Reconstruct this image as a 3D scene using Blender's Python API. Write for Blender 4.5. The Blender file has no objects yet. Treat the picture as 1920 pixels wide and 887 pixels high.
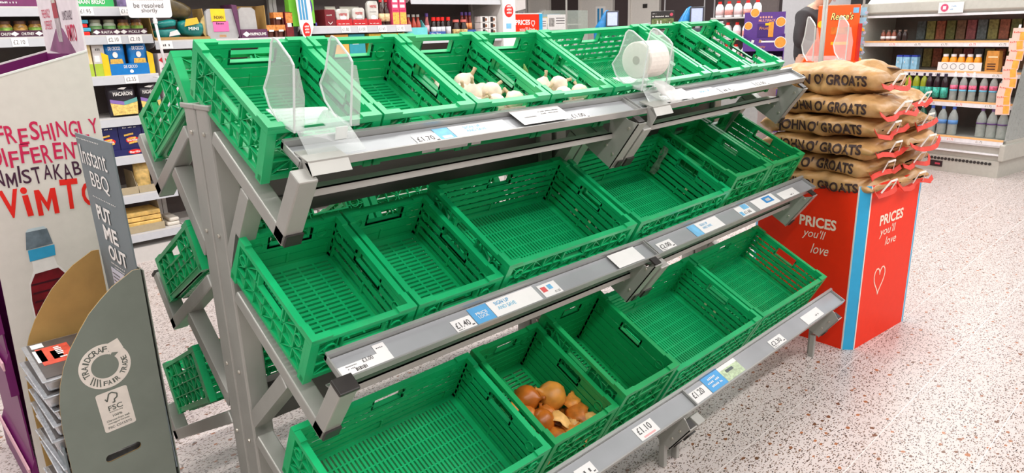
import bpy, bmesh, math, random
from mathutils import Vector, Matrix, noise
from mathutils.geometry import tessellate_polygon
from mathutils.bvhtree import BVHTree
random.seed(7)
sc = bpy.context.scene
COL = sc.collection

# ------------------------------------------------------------------ camera
def make_camera():
    yaw, pit, rol = 0.80852, 0.28264, -0.02838
    f = Vector((math.cos(yaw)*math.cos(pit), math.sin(yaw)*math.cos(pit), -math.sin(pit)))
    r = Vector((math.sin(yaw), -math.cos(yaw), 0)); u = r.cross(f)
    r2 = math.cos(rol)*r + math.sin(rol)*u; u2 = -math.sin(rol)*r + math.cos(rol)*u
    cd = bpy.data.cameras.new('camera'); co = bpy.data.objects.new('camera', cd); COL.objects.link(co)
    co.matrix_world = Matrix(((r2.x, u2.x, -f.x, -0.7239), (r2.y, u2.y, -f.y, -1.7905), (r2.z, u2.z, -f.z, 1.5244), (0, 0, 0, 1)))
    cd.sensor_fit = 'HORIZONTAL'; cd.sensor_width = 36; cd.lens = 36*1328.74/1920; cd.clip_start = 0.05; cd.clip_end = 200
    sc.camera = co
make_camera()

# ------------------------------------------------------------------ world and lamps
w = bpy.data.worlds.new('world'); sc.world = w; w.use_nodes = True
w.node_tree.nodes['Background'].inputs[0].default_value = (1.0, 0.97, 0.95, 1)
w.node_tree.nodes['Background'].inputs[1].default_value = 0.24
def strip_lamp(x, y, sx, sy, power):
    l = bpy.data.lights.new('ceiling_strip', 'AREA'); l.shape = 'RECTANGLE'; l.size = sx; l.size_y = sy
    l.energy = power; l.color = (1.0, 0.975, 0.955)
    o = bpy.data.objects.new('ceiling_strip', l); COL.objects.link(o); o.location = (x, y, 3.6)
for yy, pw in ((-5.2, 380), (-2.6, 390), (0.4, 320), (2.4, 340), (5.4, 420), (8.4, 420)):
    strip_lamp(4.0, yy, 16.0, 0.35, pw)
vs = sc.view_settings; vs.view_transform = 'Standard'; vs.look = 'None'; vs.gamma = 1.0; vs.use_curve_mapping = False
vs.exposure = -0.22

# ------------------------------------------------------------------ materials
def S(r, g, b):
    def c(v):
        v /= 255.0
        return v/12.92 if v <= 0.04045 else ((v+0.055)/1.055)**2.4
    return (c(r), c(g), c(b))
MATS = {}
def mat(name, rgb, rough=0.5, metal=0.0, var=0.06, scale=30.0, bump=0.0, spec=0.5, emit=0.0, mix=0.0):
    """procedural material: base colour with noise variation; mix>0 makes it see-through by that share"""
    if name in MATS: return MATS[name]
    m = bpy.data.materials.new(name); m.use_nodes = True; nt = m.node_tree; b = nt.nodes['Principled BSDF']
    c = S(*rgb)
    tc = nt.nodes.new('ShaderNodeTexCoord'); nz = nt.nodes.new('ShaderNodeTexNoise'); nz.inputs['Scale'].default_value = scale; nz.inputs['Detail'].default_value = 3
    nt.links.new(tc.outputs['Object'], nz.inputs['Vector'])
    rp = nt.nodes.new('ShaderNodeValToRGB'); nt.links.new(nz.outputs['Fac'], rp.inputs['Fac'])
    rp.color_ramp.elements[0].position = 0.3; rp.color_ramp.elements[1].position = 0.7
    rp.color_ramp.elements[0].color = (*[x*(1-var) for x in c], 1); rp.color_ramp.elements[1].color = (*[min(1, x*(1+var)) for x in c], 1)
    nt.links.new(rp.outputs['Color'], b.inputs['Base Color'])
    b.inputs['Roughness'].default_value = rough; b.inputs['Metallic'].default_value = metal; b.inputs['Specular IOR Level'].default_value = spec
    if emit:
        nt.links.new(rp.outputs['Color'], b.inputs['Emission Color']); b.inputs['Emission Strength'].default_value = emit
    if bump:
        bp = nt.nodes.new('ShaderNodeBump'); bp.inputs['Strength'].default_value = bump; bp.inputs['Distance'].default_value = 0.01
        nt.links.new(nz.outputs['Fac'], bp.inputs['Height']); nt.links.new(bp.outputs['Normal'], b.inputs['Normal'])
    if mix:
        tr = nt.nodes.new('ShaderNodeBsdfTransparent'); mx = nt.nodes.new('ShaderNodeMixShader'); mx.inputs[0].default_value = mix
        tr.inputs['Color'].default_value = (0.97, 0.98, 0.97, 1)
        out = nt.nodes['Material Output']
        nt.links.new(b.outputs['BSDF'], mx.inputs[1]); nt.links.new(tr.outputs['BSDF'], mx.inputs[2]); nt.links.new(mx.outputs['Shader'], out.inputs['Surface'])
    MATS[name] = m; return m
GREEN = mat('crate_green', (20, 178, 108), 0.30, var=0.12, scale=8, spec=0.8)
GREEN2 = mat('crate_deep_green', (14, 158, 86), 0.40, var=0.10, scale=8, spec=0.55)
STEEL = mat('grey_painted_steel', (172, 170, 164), 0.38, 0.25, var=0.05, scale=12)
TRAYM = mat('tray_steel', (178, 177, 174), 0.34, 0.45, var=0.08, scale=6)
TRAYF = mat('tray_floor_grey', (170, 171, 174), 0.30, 0.2, var=0.10, scale=5)
DARKP = mat('dark_panel', (104, 98, 96), 0.5, 0.1, var=0.08, scale=6)
BLACKP = mat('black_plastic', (46, 42, 40), 0.4, var=0.15)
PAPER = mat('white_paper', (240, 236, 234), 0.6, var=0.02)
INK = mat('grey_ink', (92, 88, 88), 0.7, var=0.02)
BLACKINK = mat('black_ink', (34, 26, 28), 0.7, var=0.02)
BLUEP = mat('blue_print', (120, 186, 226), 0.6, var=0.15, scale=40)
WHITE = mat('white_card', (236, 232, 228), 0.55, var=0.02)
WINK = mat('white_ink', (244, 240, 236), 0.6, var=0.01)
ACRYL = mat('clear_acrylic', (236, 240, 240), 0.12, var=0.02, mix=0.75)
ACRYLEDGE = mat('acrylic_edge', (238, 242, 240), 0.2, var=0.02, mix=0.30)
BOLT = mat('zinc_bolt', (214, 208, 196), 0.3, 0.7)

# ------------------------------------------------------------------ mesh helpers
class MB:
    def __init__(s): s.v = []; s.f = []
    def add(s, vs, fs):
        n = len(s.v); s.v += [tuple(v) for v in vs]; s.f += [tuple(i+n for i in f) for f in fs]; return s
    def box(s, x0, y0, z0, x1, y1, z1):
        return s.add([(x0,y0,z0),(x1,y0,z0),(x1,y1,z0),(x0,y1,z0),(x0,y0,z1),(x1,y0,z1),(x1,y1,z1),(x0,y1,z1)],
                     [(0,3,2,1),(4,5,6,7),(0,1,5,4),(1,2,6,5),(2,3,7,6),(3,0,4,7)])
    def obox(s, o, a, b, c):
        """box with corner o and edge vectors a,b,c"""
        o, a, b, c = map(Vector, (o, a, b, c)); vs = [o, o+a, o+a+b, o+b, o+c, o+a+c, o+a+b+c, o+b+c]
        return s.add(vs, [(0,3,2,1),(4,5,6,7),(0,1,5,4),(1,2,6,5),(2,3,7,6),(3,0,4,7)])
    def bar(s, p, q, wd, ht, up=(0,0,1)):
        """rectangular bar from p to q, wd across, ht along up"""
        p, q = Vector(p), Vector(q); d = (q-p).normalized(); r = d.cross(Vector(up))
        if r.length < 1e-5: r = d.cross(Vector((1,0,0)))
        r.normalize(); u = r.cross(d)
        return s.obox(p-r*wd/2-u*ht/2, q-p, r*wd, u*ht)
    def prism(s, pts, vec):
        """closed polygon pts (3D) extruded by vec; concave polygons are triangulated"""
        pts = [Vector(p) for p in pts]; vec = Vector(vec); n = len(pts)
        tri = tessellate_polygon([pts])
        fs = [tuple(t) for t in tri] + [tuple(i+n for i in reversed(t)) for t in tri]
        fs += [(i, (i+1) % n, (i+1) % n+n, i+n) for i in range(n)]
        return s.add(pts+[p+vec for p in pts], fs)
    def holed(s, outer, inner, vec):
        outer = [Vector(p) for p in outer]; inner = [Vector(p) for p in inner]; vec = Vector(vec)
        tri = tessellate_polygon([outer, inner]); pts = outer+inner; n = len(pts); a = len(outer)
        fs = [tuple(t) for t in tri] + [tuple(i+n for i in reversed(t)) for t in tri]
        fs += [(i, (i+1) % a, (i+1) % a+n, i+n) for i in range(a)]
        fs += [(a+i, a+(i+1) % len(inner), a+(i+1) % len(inner)+n, a+i+n) for i in range(len(inner))]
        return s.add(pts+[p+vec for p in pts], fs)
    def lathe(s, prof, c=(0,0,0), seg=14, sq=0.0):
        """profile [(r,z)] turned about z at c; sq>0 squares the section"""
        c = Vector(c); n = len(s.v); vs = []
        for r, z in prof:
            for i in range(seg):
                a = 2*math.pi*(i+0.5)/seg; k = 1.0
                if sq: k = 1/max(abs(math.cos(a)), abs(math.sin(a)))*sq+(1-sq)
                vs.append((c.x+r*k*math.cos(a), c.y+r*k*math.sin(a), c.z+z))
        fs = []
        for j in range(len(prof)-1):
            for i in range(seg):
                i2 = (i+1) % seg; fs.append((j*seg+i, j*seg+i2, (j+1)*seg+i2, (j+1)*seg+i))
        fs.append(tuple(reversed(range(seg)))); fs.append(tuple((len(prof)-1)*seg+i for i in range(seg)))
        return s.add(vs, fs)
    def tube(s, pts, r, seg=8):
        pts = [Vector(p) for p in pts]; rings = []
        for i, p in enumerate(pts):
            d = (pts[min(i+1, len(pts)-1)]-pts[max(i-1, 0)]).normalized()
            a = d.orthogonal().normalized() if i == 0 else (rings[-1][1]-d*rings[-1][1].dot(d)).normalized()
            b = d.cross(a); rr = r[i] if isinstance(r, (list, tuple)) else r
            rings.append(([p+rr*(a*math.cos(2*math.pi*k/seg)+b*math.sin(2*math.pi*k/seg)) for k in range(seg)], a))
        vs = [v for rg, _ in rings for v in rg]; fs = []
        for j in range(len(pts)-1):
            for k in range(seg): fs.append((j*seg+k, j*seg+(k+1) % seg, (j+1)*seg+(k+1) % seg, (j+1)*seg+k))
        fs.append(tuple(reversed(range(seg)))); fs.append(tuple((len(pts)-1)*seg+k for k in range(seg)))
        return s.add(vs, fs)
    def xf(s, M): s.v = [tuple(M @ Vector(v)) for v in s.v]; return s
    def mesh(s, name, m, smooth=False):
        me = bpy.data.meshes.new(name); me.from_pydata(s.v, [], s.f); me.validate()
        bm = bmesh.new(); bm.from_mesh(me); bmesh.ops.recalc_face_normals(bm, faces=bm.faces); bm.to_mesh(me); bm.free()
        if m: me.materials.append(m)
        if smooth: me.polygons.foreach_set('use_smooth', [True]*len(me.polygons))
        return me
    def build(s, name, m, parent=None, smooth=False, bevel=0.0):
        o = link(name, s.mesh(name, m, smooth), parent)
        if bevel:
            b = o.modifiers.new('bevel', 'BEVEL'); b.width = bevel; b.segments = 2; b.limit_method = 'ANGLE'
        return o
def wmat(o):
    return wmat(o.parent) @ o.matrix_parent_inverse @ o.matrix_basis if o.parent else o.matrix_basis.copy()
def link(name, data, parent=None):
    o = bpy.data.objects.new(name, data); COL.objects.link(o)
    if parent: o.parent = parent; o.matrix_parent_inverse = wmat(parent).inverted()
    return o
def tag(o, label=None, cat=None, group=None, kind=None):
    if label: o['label'] = label
    if cat: o['category'] = cat
    if group: o['group'] = group
    if kind: o['kind'] = kind
    return o
def thing(name, label, cat, loc=(0,0,0), group=None, rz=0.0):
    o = bpy.data.objects.new(name, None); COL.objects.link(o); o.location = loc; o.rotation_euler = (0, 0, rz); o.empty_display_size = 0.05
    o.matrix_basis = Matrix.Translation(Vector(loc)) @ Matrix.Rotation(rz, 4, 'Z')
    return tag(o, label, cat, group)
def copy_tree(o, parent=None):
    c = o.copy(); COL.objects.link(c); c.parent = parent
    for ch in list(o.children): copy_tree(ch, c)
    return c
def struct(name, mb, m, smooth=False):
    return tag(mb.build(name, m, None, smooth), kind='structure')
_tc = {}
def text_geo(s, bold):
    k = (s, bold)
    if k not in _tc:
        cu = bpy.data.curves.new('t', 'FONT'); cu.body = s; cu.size = 1; cu.resolution_u = 3; cu.offset = bold
        ob = bpy.data.objects.new('t', cu); COL.objects.link(ob)
        dg = bpy.context.evaluated_depsgraph_get(); me = bpy.data.meshes.new_from_object(ob.evaluated_get(dg))
        vs = [v.co.copy() for v in me.vertices]; fs = [tuple(p.vertices) for p in me.polygons]
        bpy.data.objects.remove(ob); bpy.data.curves.remove(cu); bpy.data.meshes.remove(me)
        _tc[k] = (vs, fs)
    return _tc[k]
SCRIB = {'per bag', 'each', '2.5kg', 'Maris Piper', 'Sorry we are out of stock', 'we hope to have more', 'very soon', 'this issue will', 'Best when used outdoors', 'light and leave',
    'HELPING', 'EVERYONE', 'EAT BETTER', 'KERALA', 'Basmati rice', 'tea', 'egg', 'coco', 'SCAN & GO', 'SHOP', 'HELP FEED BRITAIN', 'co-op', 'FREE', 'Indian Meal Kit', 'INSTANT', 'PASTA N.89', 'BOMBAY', 'WIN A', 'NEW', 'LINE', 'LOW', '£1.15', '£0.95', '£2.75', '£1.30', '£3'}
def txt(s, o, right, up, wd, ht, m, parent=None, bold=0.0, lift=0.0012, name='lettering', slant=0.0):
    """flat lettering fitted into wd x ht with lower left corner o"""
    vs, fs = text_geo(s, bold); x0 = min(v.x for v in vs); x1 = max(v.x for v in vs); y0 = min(v.y for v in vs); y1 = max(v.y for v in vs)
    R, U, O = Vector(right).normalized(), Vector(up).normalized(), Vector(o); N = R.cross(U)
    mb = MB()
    if s in SCRIB:                     # print too small to read in the photograph: only broken dashes
        n = max(3, len(s)); rr = random.Random(len(s)*7+ord(s[0])); st_ = wd/n
        for i in range(n):
            if rr.random() < 0.18: continue
            h_ = ht*rr.uniform(0.45, 0.8); p = O+R*(st_*i)+U*(ht*0.1)+N*lift; mb.add([p, p+R*st_*0.62, p+R*st_*0.62+U*h_, p+U*h_], [(0, 1, 2, 3)])
        me = bpy.data.meshes.new(name); me.from_pydata(mb.v, [], mb.f); me.materials.append(m)
        return link('print', me, parent)
    mb.add([O+R*((v.x-x0)/(x1-x0)*wd+slant*(v.y-y0)/(y1-y0)*ht)+U*((v.y-y0)/(y1-y0)*ht)+N*lift for v in vs], fs)
    me = bpy.data.meshes.new(name); me.from_pydata(mb.v, [], mb.f); me.materials.append(m)
    return link(name, me, parent)
def patch(o, right, up, wd, ht, m, parent, name='print', lift=0.0006, th=0.0004, r=0.0):
    """thin printed rectangle on a face"""
    R, U, O = Vector(right).normalized(), Vector(up).normalized(), Vector(o); N = R.cross(U)
    if r:
        pts = []
        for cx, cy, a0 in ((wd-r, r, -90), (wd-r, ht-r, 0), (r, ht-r, 90), (r, r, 180)):
            for k in range(4):
                a = math.radians(a0+30*k); pts.append(O+R*(cx+r*math.cos(a))+U*(cy+r*math.sin(a))+N*lift)
        return MB().prism(pts, N*th).build(name, m, parent)
    return MB().obox(O+N*lift, R*wd, U*ht, N*th).build(name, m, parent)
def poly(o, right, up, pts, m, parent, name='print', lift=0.0006, th=0.0004):
    R, U, O = Vector(right).normalized(), Vector(up).normalized(), Vector(o); N = R.cross(U)
    return MB().prism([O+R*a+U*b+N*lift for a, b in pts], N*th).build(name, m, parent)
def disc(cx, cy, rx, ry=None, n=18):
    return [(cx+rx*math.cos(2*math.pi*k/n), cy+(ry or rx)*math.sin(2*math.pi*k/n)) for k in range(n)]

# ------------------------------------------------------------------ floor and walls
def floor_material():
    m = bpy.data.materials.new('terrazzo_floor'); m.use_nodes = True; nt = m.node_tree; b = nt.nodes['Principled BSDF']; N = nt.nodes.new; Lk = nt.links.new
    tc = N('ShaderNodeTexCoord')
    base = N('ShaderNodeTexNoise'); base.inputs['Scale'].default_value = 3.0; Lk(tc.outputs['Object'], base.inputs['Vector'])
    br = N('ShaderNodeValToRGB'); br.color_ramp.elements[0].color = (*S(198, 185, 181), 1); br.color_ramp.elements[1].color = (*S(207, 196, 192), 1); Lk(base.outputs['Fac'], br.inputs['Fac'])
    col = br.outputs['Color']
    def chips(scale, rot, stretch, thr, dark, light, share):
        nonlocal col
        mp = N('ShaderNodeMapping'); mp.inputs['Rotation'].default_value = (0, 0, rot); mp.inputs['Scale'].default_value = (1, stretch, 1); Lk(tc.outputs['Object'], mp.inputs['Vector'])
        dn = N('ShaderNodeTexNoise'); dn.inputs['Scale'].default_value = scale*0.8; Lk(mp.outputs['Vector'], dn.inputs['Vector'])
        ad = N('ShaderNodeVectorMath'); ad.operation = 'MULTIPLY_ADD'; ad.inputs[1].default_value = (0.022,)*3; Lk(dn.outputs['Color'], ad.inputs[0]); Lk(mp.outputs['Vector'], ad.inputs[2])
        vo = N('ShaderNodeTexVoronoi'); vo.voronoi_dimensions = '2D'; vo.inputs['Scale'].default_value = scale; Lk(ad.outputs['Vector'], vo.inputs['Vector'])
        sp = N('ShaderNodeSeparateColor'); Lk(vo.outputs['Color'], sp.inputs['Color'])
        sz = N('ShaderNodeMath'); sz.operation = 'MULTIPLY_ADD'; sz.inputs[1].default_value = thr*0.55; sz.inputs[2].default_value = thr*0.45; Lk(sp.outputs['Red'], sz.inputs[0])
        lt = N('ShaderNodeMath'); lt.operation = 'LESS_THAN'; Lk(vo.outputs['Distance'], lt.inputs[0]); Lk(sz.outputs[0], lt.inputs[1])
        pk = N('ShaderNodeMath'); pk.operation = 'LESS_THAN'; pk.inputs[1].default_value = share; Lk(sp.outputs['Green'], pk.inputs[0])
        mu = N('ShaderNodeMath'); mu.operation = 'MULTIPLY'; Lk(lt.outputs[0], mu.inputs[0]); Lk(pk.outputs[0], mu.inputs[1])
        cr = N('ShaderNodeValToRGB'); cr.color_ramp.elements[0].color = (*S(*dark), 1); cr.color_ramp.elements[1].color = (*S(*light), 1); Lk(sp.outputs['Blue'], cr.inputs['Fac'])
        mx = N('ShaderNodeMix'); mx.data_type = 'RGBA'; Lk(mu.outputs[0], mx.inputs['Factor']); Lk(col, mx.inputs['A']); Lk(cr.outputs['Color'], mx.inputs['B'])
        col = mx.outputs['Result']
    chips(70, 0.5, 2.1, 0.40, (50, 38, 34), (118, 92, 74), 0.45)
    chips(92, -0.7, 2.0, 0.36, (74, 58, 48), (140, 110, 88), 0.36)
    chips(24, 0.2, 1.4, 0.26, (92, 60, 40), (176, 110, 70), 0.14)
    # pale seams between the floor tiles
    sx = N('ShaderNodeSeparateXYZ'); Lk(tc.outputs['Object'], sx.inputs[0])
    def seam(sock, off, step, wdt):
        a = N('ShaderNodeMath'); a.operation = 'ADD'; a.inputs[1].default_value = off; Lk(sock, a.inputs[0])
        p = N('ShaderNodeMath'); p.operation = 'PINGPONG'; p.inputs[1].default_value = step/2; Lk(a.outputs[0], p.inputs[0])
        l = N('ShaderNodeMath'); l.operation = 'LESS_THAN'; l.inputs[1].default_value = wdt; Lk(p.outputs[0], l.inputs[0]); return l.outputs[0]
    s1 = seam(sx.outputs['Y'], 0.702, 0.32, 0.0016)
    mx = N('ShaderNodeMix'); mx.data_type = 'RGBA'; Lk(s1, mx.inputs['Factor']); Lk(col, mx.inputs['A']); mx.inputs['B'].default_value = (*S(224, 214, 210), 1)
    Lk(mx.outputs['Result'], b.inputs['Base Color'])
    b.inputs['Roughness'].default_value = 0.30; b.inputs['Specular IOR Level'].default_value = 0.35
    return m
struct('floor', MB().box(-8, -10, -0.05, 22, 22, 0), floor_material())

# ------------------------------------------------------------------ green crates
def crate_parts(wd, dp, ht, rows, gap, base_dir, handle=(0.1, 0.034), lattice=True, solid_ends=False, gm=None):
    """meshes of one moulded crate: origin front-left-bottom, x across, y to the back, z up"""
    gm = gm or GREEN
    T = 0.018; LT = 0.0075
    def wall(L, to, has_handle=True, solid=False, c0=0.0):
        """to(u, t, v): u along, t outward 0..T, v up"""
        mb = MB()
        def bx(u0, t0, v0, u1, t1, v1):
            c = [to(u, t, v) for u, t, v in ((u0,t0,v0),(u1,t0,v0),(u1,t1,v0),(u0,t1,v0),(u0,t0,v1),(u1,t0,v1),(u1,t1,v1),(u0,t1,v1))]
            mb.add(c, [(0,3,2,1),(4,5,6,7),(0,1,5,4),(1,2,6,5),(2,3,7,6),(3,0,4,7)])
        lo, hi = 0.020, ht-0.014
        hw, hh = handle; h0, h1 = hi-hh-0.004, hi-0.004; uc = L/2
        bx(c0, 0, 0.004, L-c0, T*0.8, lo)                                   # bottom band
        bx(c0, 0, 0.0, 0.022+c0*0.4, T, ht-0.0135); bx(L-0.022-c0*0.4, 0, 0.0, L-c0, T, ht-0.0135)   # corner posts
        g = 0.0022 if solid else gap
        step = (hi-lo)/rows
        for i in range(rows):
            v0 = lo+step*i+g; v1 = lo+step*(i+1)
            if has_handle and v1 > h0+0.002:
                bx(0.022, 0, v0, uc-hw/2, 0.0035, v1); bx(uc+hw/2, 0, v0, L-0.022, 0.0035, v1)
                if v0 < h0: bx(uc-hw/2, 0, v0, uc+hw/2, 0.0035, h0)
            else: bx(0.022, 0, v0, L-0.022, 0.0035, v1)
        if has_handle:                                                    # handle frame
            bx(uc-hw/2-0.006, 0, h0-0.006, uc+hw/2+0.006, T, h0); bx(uc-hw/2-0.006, 0, h0, uc-hw/2, T, h1); bx(uc+hw/2, 0, h0, uc+hw/2+0.006, T, h1)
        n = max(3, round((L-0.044)/0.048)); cw = (L-0.044)/n
        def free(u, v): return not (has_handle and abs(u-uc) < hw/2+0.004 and v > h0-0.008)
        for k in range(n+1):                                              # outer ribs
            u = 0.022+cw*k; top = hi if free(u, hi) else h0-0.006
            bx(u-0.0016, LT, lo, u+0.0016, T*0.95, top)
        vr = 3 if ht < 0.16 else 4
        for j in range(vr+1):
            v = lo+(hi-lo)*j/vr
            if j == vr and has_handle: continue
            if has_handle and v > h0-0.006:
                bx(0.022, LT, v-0.0016, uc-hw/2-0.004, T*0.95, v+0.0016); bx(uc+hw/2+0.004, LT, v-0.0016, L-0.022, T*0.95, v+0.0016)
            else: bx(0.022, LT, v-0.0016, L-0.022, T*0.95, v+0.0016)
        if lattice:
            for k in range(n):                                            # crossed diagonals
                for j in range(vr):
                    u0 = 0.022+cw*k; u1 = u0+cw; v0 = lo+(hi-lo)*j/vr; v1 = lo+(hi-lo)*(j+1)/vr
                    if not free((u0+u1)/2, v1): continue
                    if (k+j) % 2: u0, u1 = u1, u0
                    e = 0.0013
                    c = [to(u0, t, v0+a) for t in (LT, T*0.85) for a in (-e, e)]+[to(u1, t, v1+a) for t in (LT, T*0.85) for a in (-e, e)]
                    mb.add(c, [(0,1,3,2),(4,6,7,5),(0,4,5,1),(1,5,7,3),(3,7,6,2),(2,6,4,0)])
        for u in (0.10, 0.5, 0.90):                                       # hinge lugs on the inner face
            bx(L*u-0.003, -0.003, lo+0.004, L*u+0.003, 0.001, lo+step*1.4)
        for uc2 in (0.055, L-0.055):                                      # moulded rings at the corners
            if ht > 0.12:
                n2 = 12; vc = hi-0.03
                for k in range(n2):
                    a0, a1 = 2*math.pi*k/n2, 2*math.pi*(k+1)/n2
                    pts = []
                    for rr in (0.014, 0.0175):
                        for a in (a0, a1): pts.append((uc2+rr*math.cos(a), vc+rr*math.sin(a)))
                    c = [to(u, -0.0025, v) for u, v in pts]+[to(u, 0.0005, v) for u, v in pts]
                    mb.add(c, [(0,1,3,2),(4,6,7,5),(0,4,5,1),(1,5,7,3),(3,7,6,2),(2,6,4,0)])
                    c = [to(u, T*0.8, v) for u, v in pts]+[to(u, T*1.08, v) for u, v in pts]
                    mb.add(c, [(0,1,3,2),(4,6,7,5),(0,4,5,1),(1,5,7,3),(3,7,6,2),(2,6,4,0)])
        return mb
    P = []
    P.append(('front_wall', wall(wd, lambda u, t, v: (u, T-t, v), solid=solid_ends)))
    P.append(('back_wall', wall(wd, lambda u, t, v: (u, dp-T+t, v), solid=solid_ends)))
    P.append(('side_wall', wall(dp, lambda u, t, v: (T-t, u, v), c0=T+0.0002)))
    P.append(('side_wall', wall(dp, lambda u, t, v: (wd-T+t, u, v), c0=T+0.0002)))
    # rim: flat lip all round with stepped corners
    rm = MB(); R = 0.018; z0, z1 = ht-0.013, ht
    rm.box(0, 0, z0, wd, R, z1); rm.box(0, dp-R, z0, wd, dp, z1); rm.box(0, R, z0, R, dp-R, z1); rm.box(wd-R, R, z0, wd, dp-R, z1)
    for sx in (0, 1):
        for sy in (0, 1):
            x0 = wd-0.055 if sx else 0; y0 = dp-0.055 if sy else 0
            xo = wd-R-0.001 if sx else 0; yo = dp-R-0.001 if sy else 0
            rm.box(x0, yo, z1-0.001, x0+0.055, yo+R, z1+0.006); rm.box(xo, y0 if sy else y0+R, z1-0.001, xo+R, y0+0.055-(R if sy else 0), z1+0.006)
    P.append(('rim', rm))
    bs = MB(); m_ = 0.030
    bs.box(T*0.5, T*0.5, 0.004, wd-T*0.5, m_, 0.010); bs.box(T*0.5, dp-m_, 0.004, wd-T*0.5, dp-T*0.5, 0.010)
    bs.box(T*0.5, m_, 0.004, m_, dp-m_, 0.010); bs.box(wd-m_, m_, 0.004, wd-T*0.5, dp-m_, 0.010)
    if base_dir == 'x':
        n = int((dp-2*m_)/0.0150); st = (dp-2*m_)/n
        for i in range(n): bs.box(m_, m_+st*i+st*0.42, -0.002, wd-m_, m_+st*(i+1), 0.010)
        for k in range(1, 5): x = m_+(wd-2*m_)*k/5; bs.box(x-0.003, m_, -0.004, x+0.003, dp-m_, 0.0098)
    else:
        n = int((wd-2*m_)/0.0135); st = (wd-2*m_)/n
        for i in range(n): bs.box(m_+st*i+st*0.42, m_, -0.002, m_+st*(i+1), dp-m_, 0.010)
        for k in range(1, 8): y = m_+(dp-2*m_)*k/8; bs.box(m_, y-0.002, -0.004, wd-m_, y+0.002, 0.0098)
    P.append(('base_grid', bs))
    return [(n_, b.mesh('crate_'+n_, gm)) for n_, b in P]
CRATES = {
    'N': (crate_parts(0.298, 0.40, 0.149, 4, 0.0125, 'x', (0.12, 0.036), solid_ends=True), 0.298, 0.149),
    'W': (crate_parts(0.600, 0.40, 0.185, 6, 0.0085, 'y', (0.10, 0.036)), 0.600, 0.185),
    'V': (crate_parts(0.600, 0.40, 0.149, 5, 0.0085, 'y', (0.10, 0.032)), 0.600, 0.149),
    'M': (crate_parts(0.298, 0.40, 0.190, 6, 0.0050, 'x', (0.09, 0.030), gm=GREEN2), 0.298, 0.190),
    'T': (crate_parts(0.298, 0.40, 0.235, 7, 0.0040, 'x', (0.09, 0.030), gm=GREEN2), 0.298, 0.235)}
BAY = Matrix.Translation((1.25, 0, 0)) @ Matrix.Rotation(-0.0206, 4, 'Y') @ Matrix.Translation((-1.25, 0, 0))
TIERS = [(-0.229, 1.199, 28.4), (-0.319, 0.719, 29.0), (-0.487, 0.210, 27.5)]
MIR = 0.214
def crate(kind, x, tier, label, group, rear=False, bay2=False):
    parts, wd, ht = CRATES[kind]; y, z, a = TIERS[tier]
    if kind == 'T' and tier == 1: a = 26.5
    M = Matrix.Translation((x, y, z)) @ Matrix.Rotation(math.radians(a), 4, 'X')
    if rear: y, z = (y-0.050, z-0.027) if tier < 2 else (y, z+0.02); M = Matrix.Translation((x+wd, MIR-y, z)) @ Matrix.Rotation(math.pi, 4, 'Z') @ Matrix.Rotation(math.radians(a), 4, 'X')
    if bay2: M = BAY @ M
    o = bpy.data.objects.new('produce_crate', None); COL.objects.link(o); o.matrix_basis = M; o.empty_display_size = 0.05
    tag(o, label, 'crate', group)
    for n_, me in parts:
        c = bpy.data.objects.new(n_, me); COL.objects.link(c); c.parent = o
    return o
G1 = 'green produce crates on the front of the rack'
XS = -0.03
top0 = crate('N', XS, 0, 'empty green crate at the near end of the top shelf, behind the clear bag holder', G1)
top1 = crate('N', XS+0.305, 0, 'empty green crate on the top shelf between the near end crate and the garlic crate', G1)
top2 = crate('N', XS+0.61, 0, 'green crate on the top shelf holding a heap of garlic bulbs', G1)
top3 = crate('N', XS+0.915, 0, 'green crate on the top shelf with a few white bulbs and a green leaf', G1)
top4 = crate('V', 1.222, 0, 'wide empty green crate on the top shelf, left of the bag roll', G1, bay2=True)
top5 = crate('N', 1.832, 0, 'empty green crate on the top shelf just right of the bag roll', G1, bay2=True)
top6 = crate('N', 2.137, 0, 'green crate at the far right end of the top shelf', G1, bay2=True)
mid0 = crate('N', XS, 1, 'empty green crate at the near end of the middle shelf with a small round sticker', G1)
mid1 = crate('N', XS+0.305, 1, 'empty green crate on the middle shelf with a torn white label on its back corner', G1)
mid2 = crate('W', XS+0.612, 1, 'wide empty green crate on the middle shelf, left of the joint in the tray', G1)
mid3 = crate('W', 1.222, 1, 'wide empty green crate on the middle shelf, right of the joint in the tray', G1, bay2=True)
mid4 = crate('T', 1.832, 1, 'deep empty green crate on the middle shelf, second from the far end', G1, bay2=True)
mid5 = crate('T', 2.137, 1, 'deep empty green crate at the far end of the middle shelf beside the potato sacks', G1, bay2=True)
bot0 = crate('W', XS, 2, 'wide empty green crate at the near end of the bottom shelf', G1)
bot1 = crate('M', XS+0.612, 2, 'narrow green crate on the bottom shelf holding the onions', G1)
bot2 = crate('T', XS+0.917, 2, 'deep empty green crate on the bottom shelf, right of the onion crate', G1)
bot3 = crate('W', 1.222, 2, 'wide empty green crate on the bottom shelf, second from the far end', G1, bay2=True)
bot4 = crate('W', 1.832, 2, 'wide empty green crate at the far end of the bottom shelf beside the red bin', G1, bay2=True)
G2 = 'green produce crates on the rear of the rack'
crate('N', XS, 0, 'green crate on the rear side of the rack at the near end, topmost of three', G2, rear=True)
crate('N', XS, 1, 'green crate on the rear side of the rack at the near end, middle of three', G2, rear=True)
crate('W', XS, 2, 'green crate on the rear side of the rack at the near end, lowest of three', G2, rear=True)
for t_, k_, x_, lb_ in ((1, 'N', 0.275, 'second crate of the middle rear shelf, seen between rack posts'), (1, 'W', 0.582, 'wide crate of the middle rear shelf, mostly hidden by front crates'), (2, 'W', 0.60, 'wide crate of the lowest rear shelf, mostly hidden by front crates')):
    crate(k_, x_, t_, 'green '+lb_, G2, rear=True)

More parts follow.
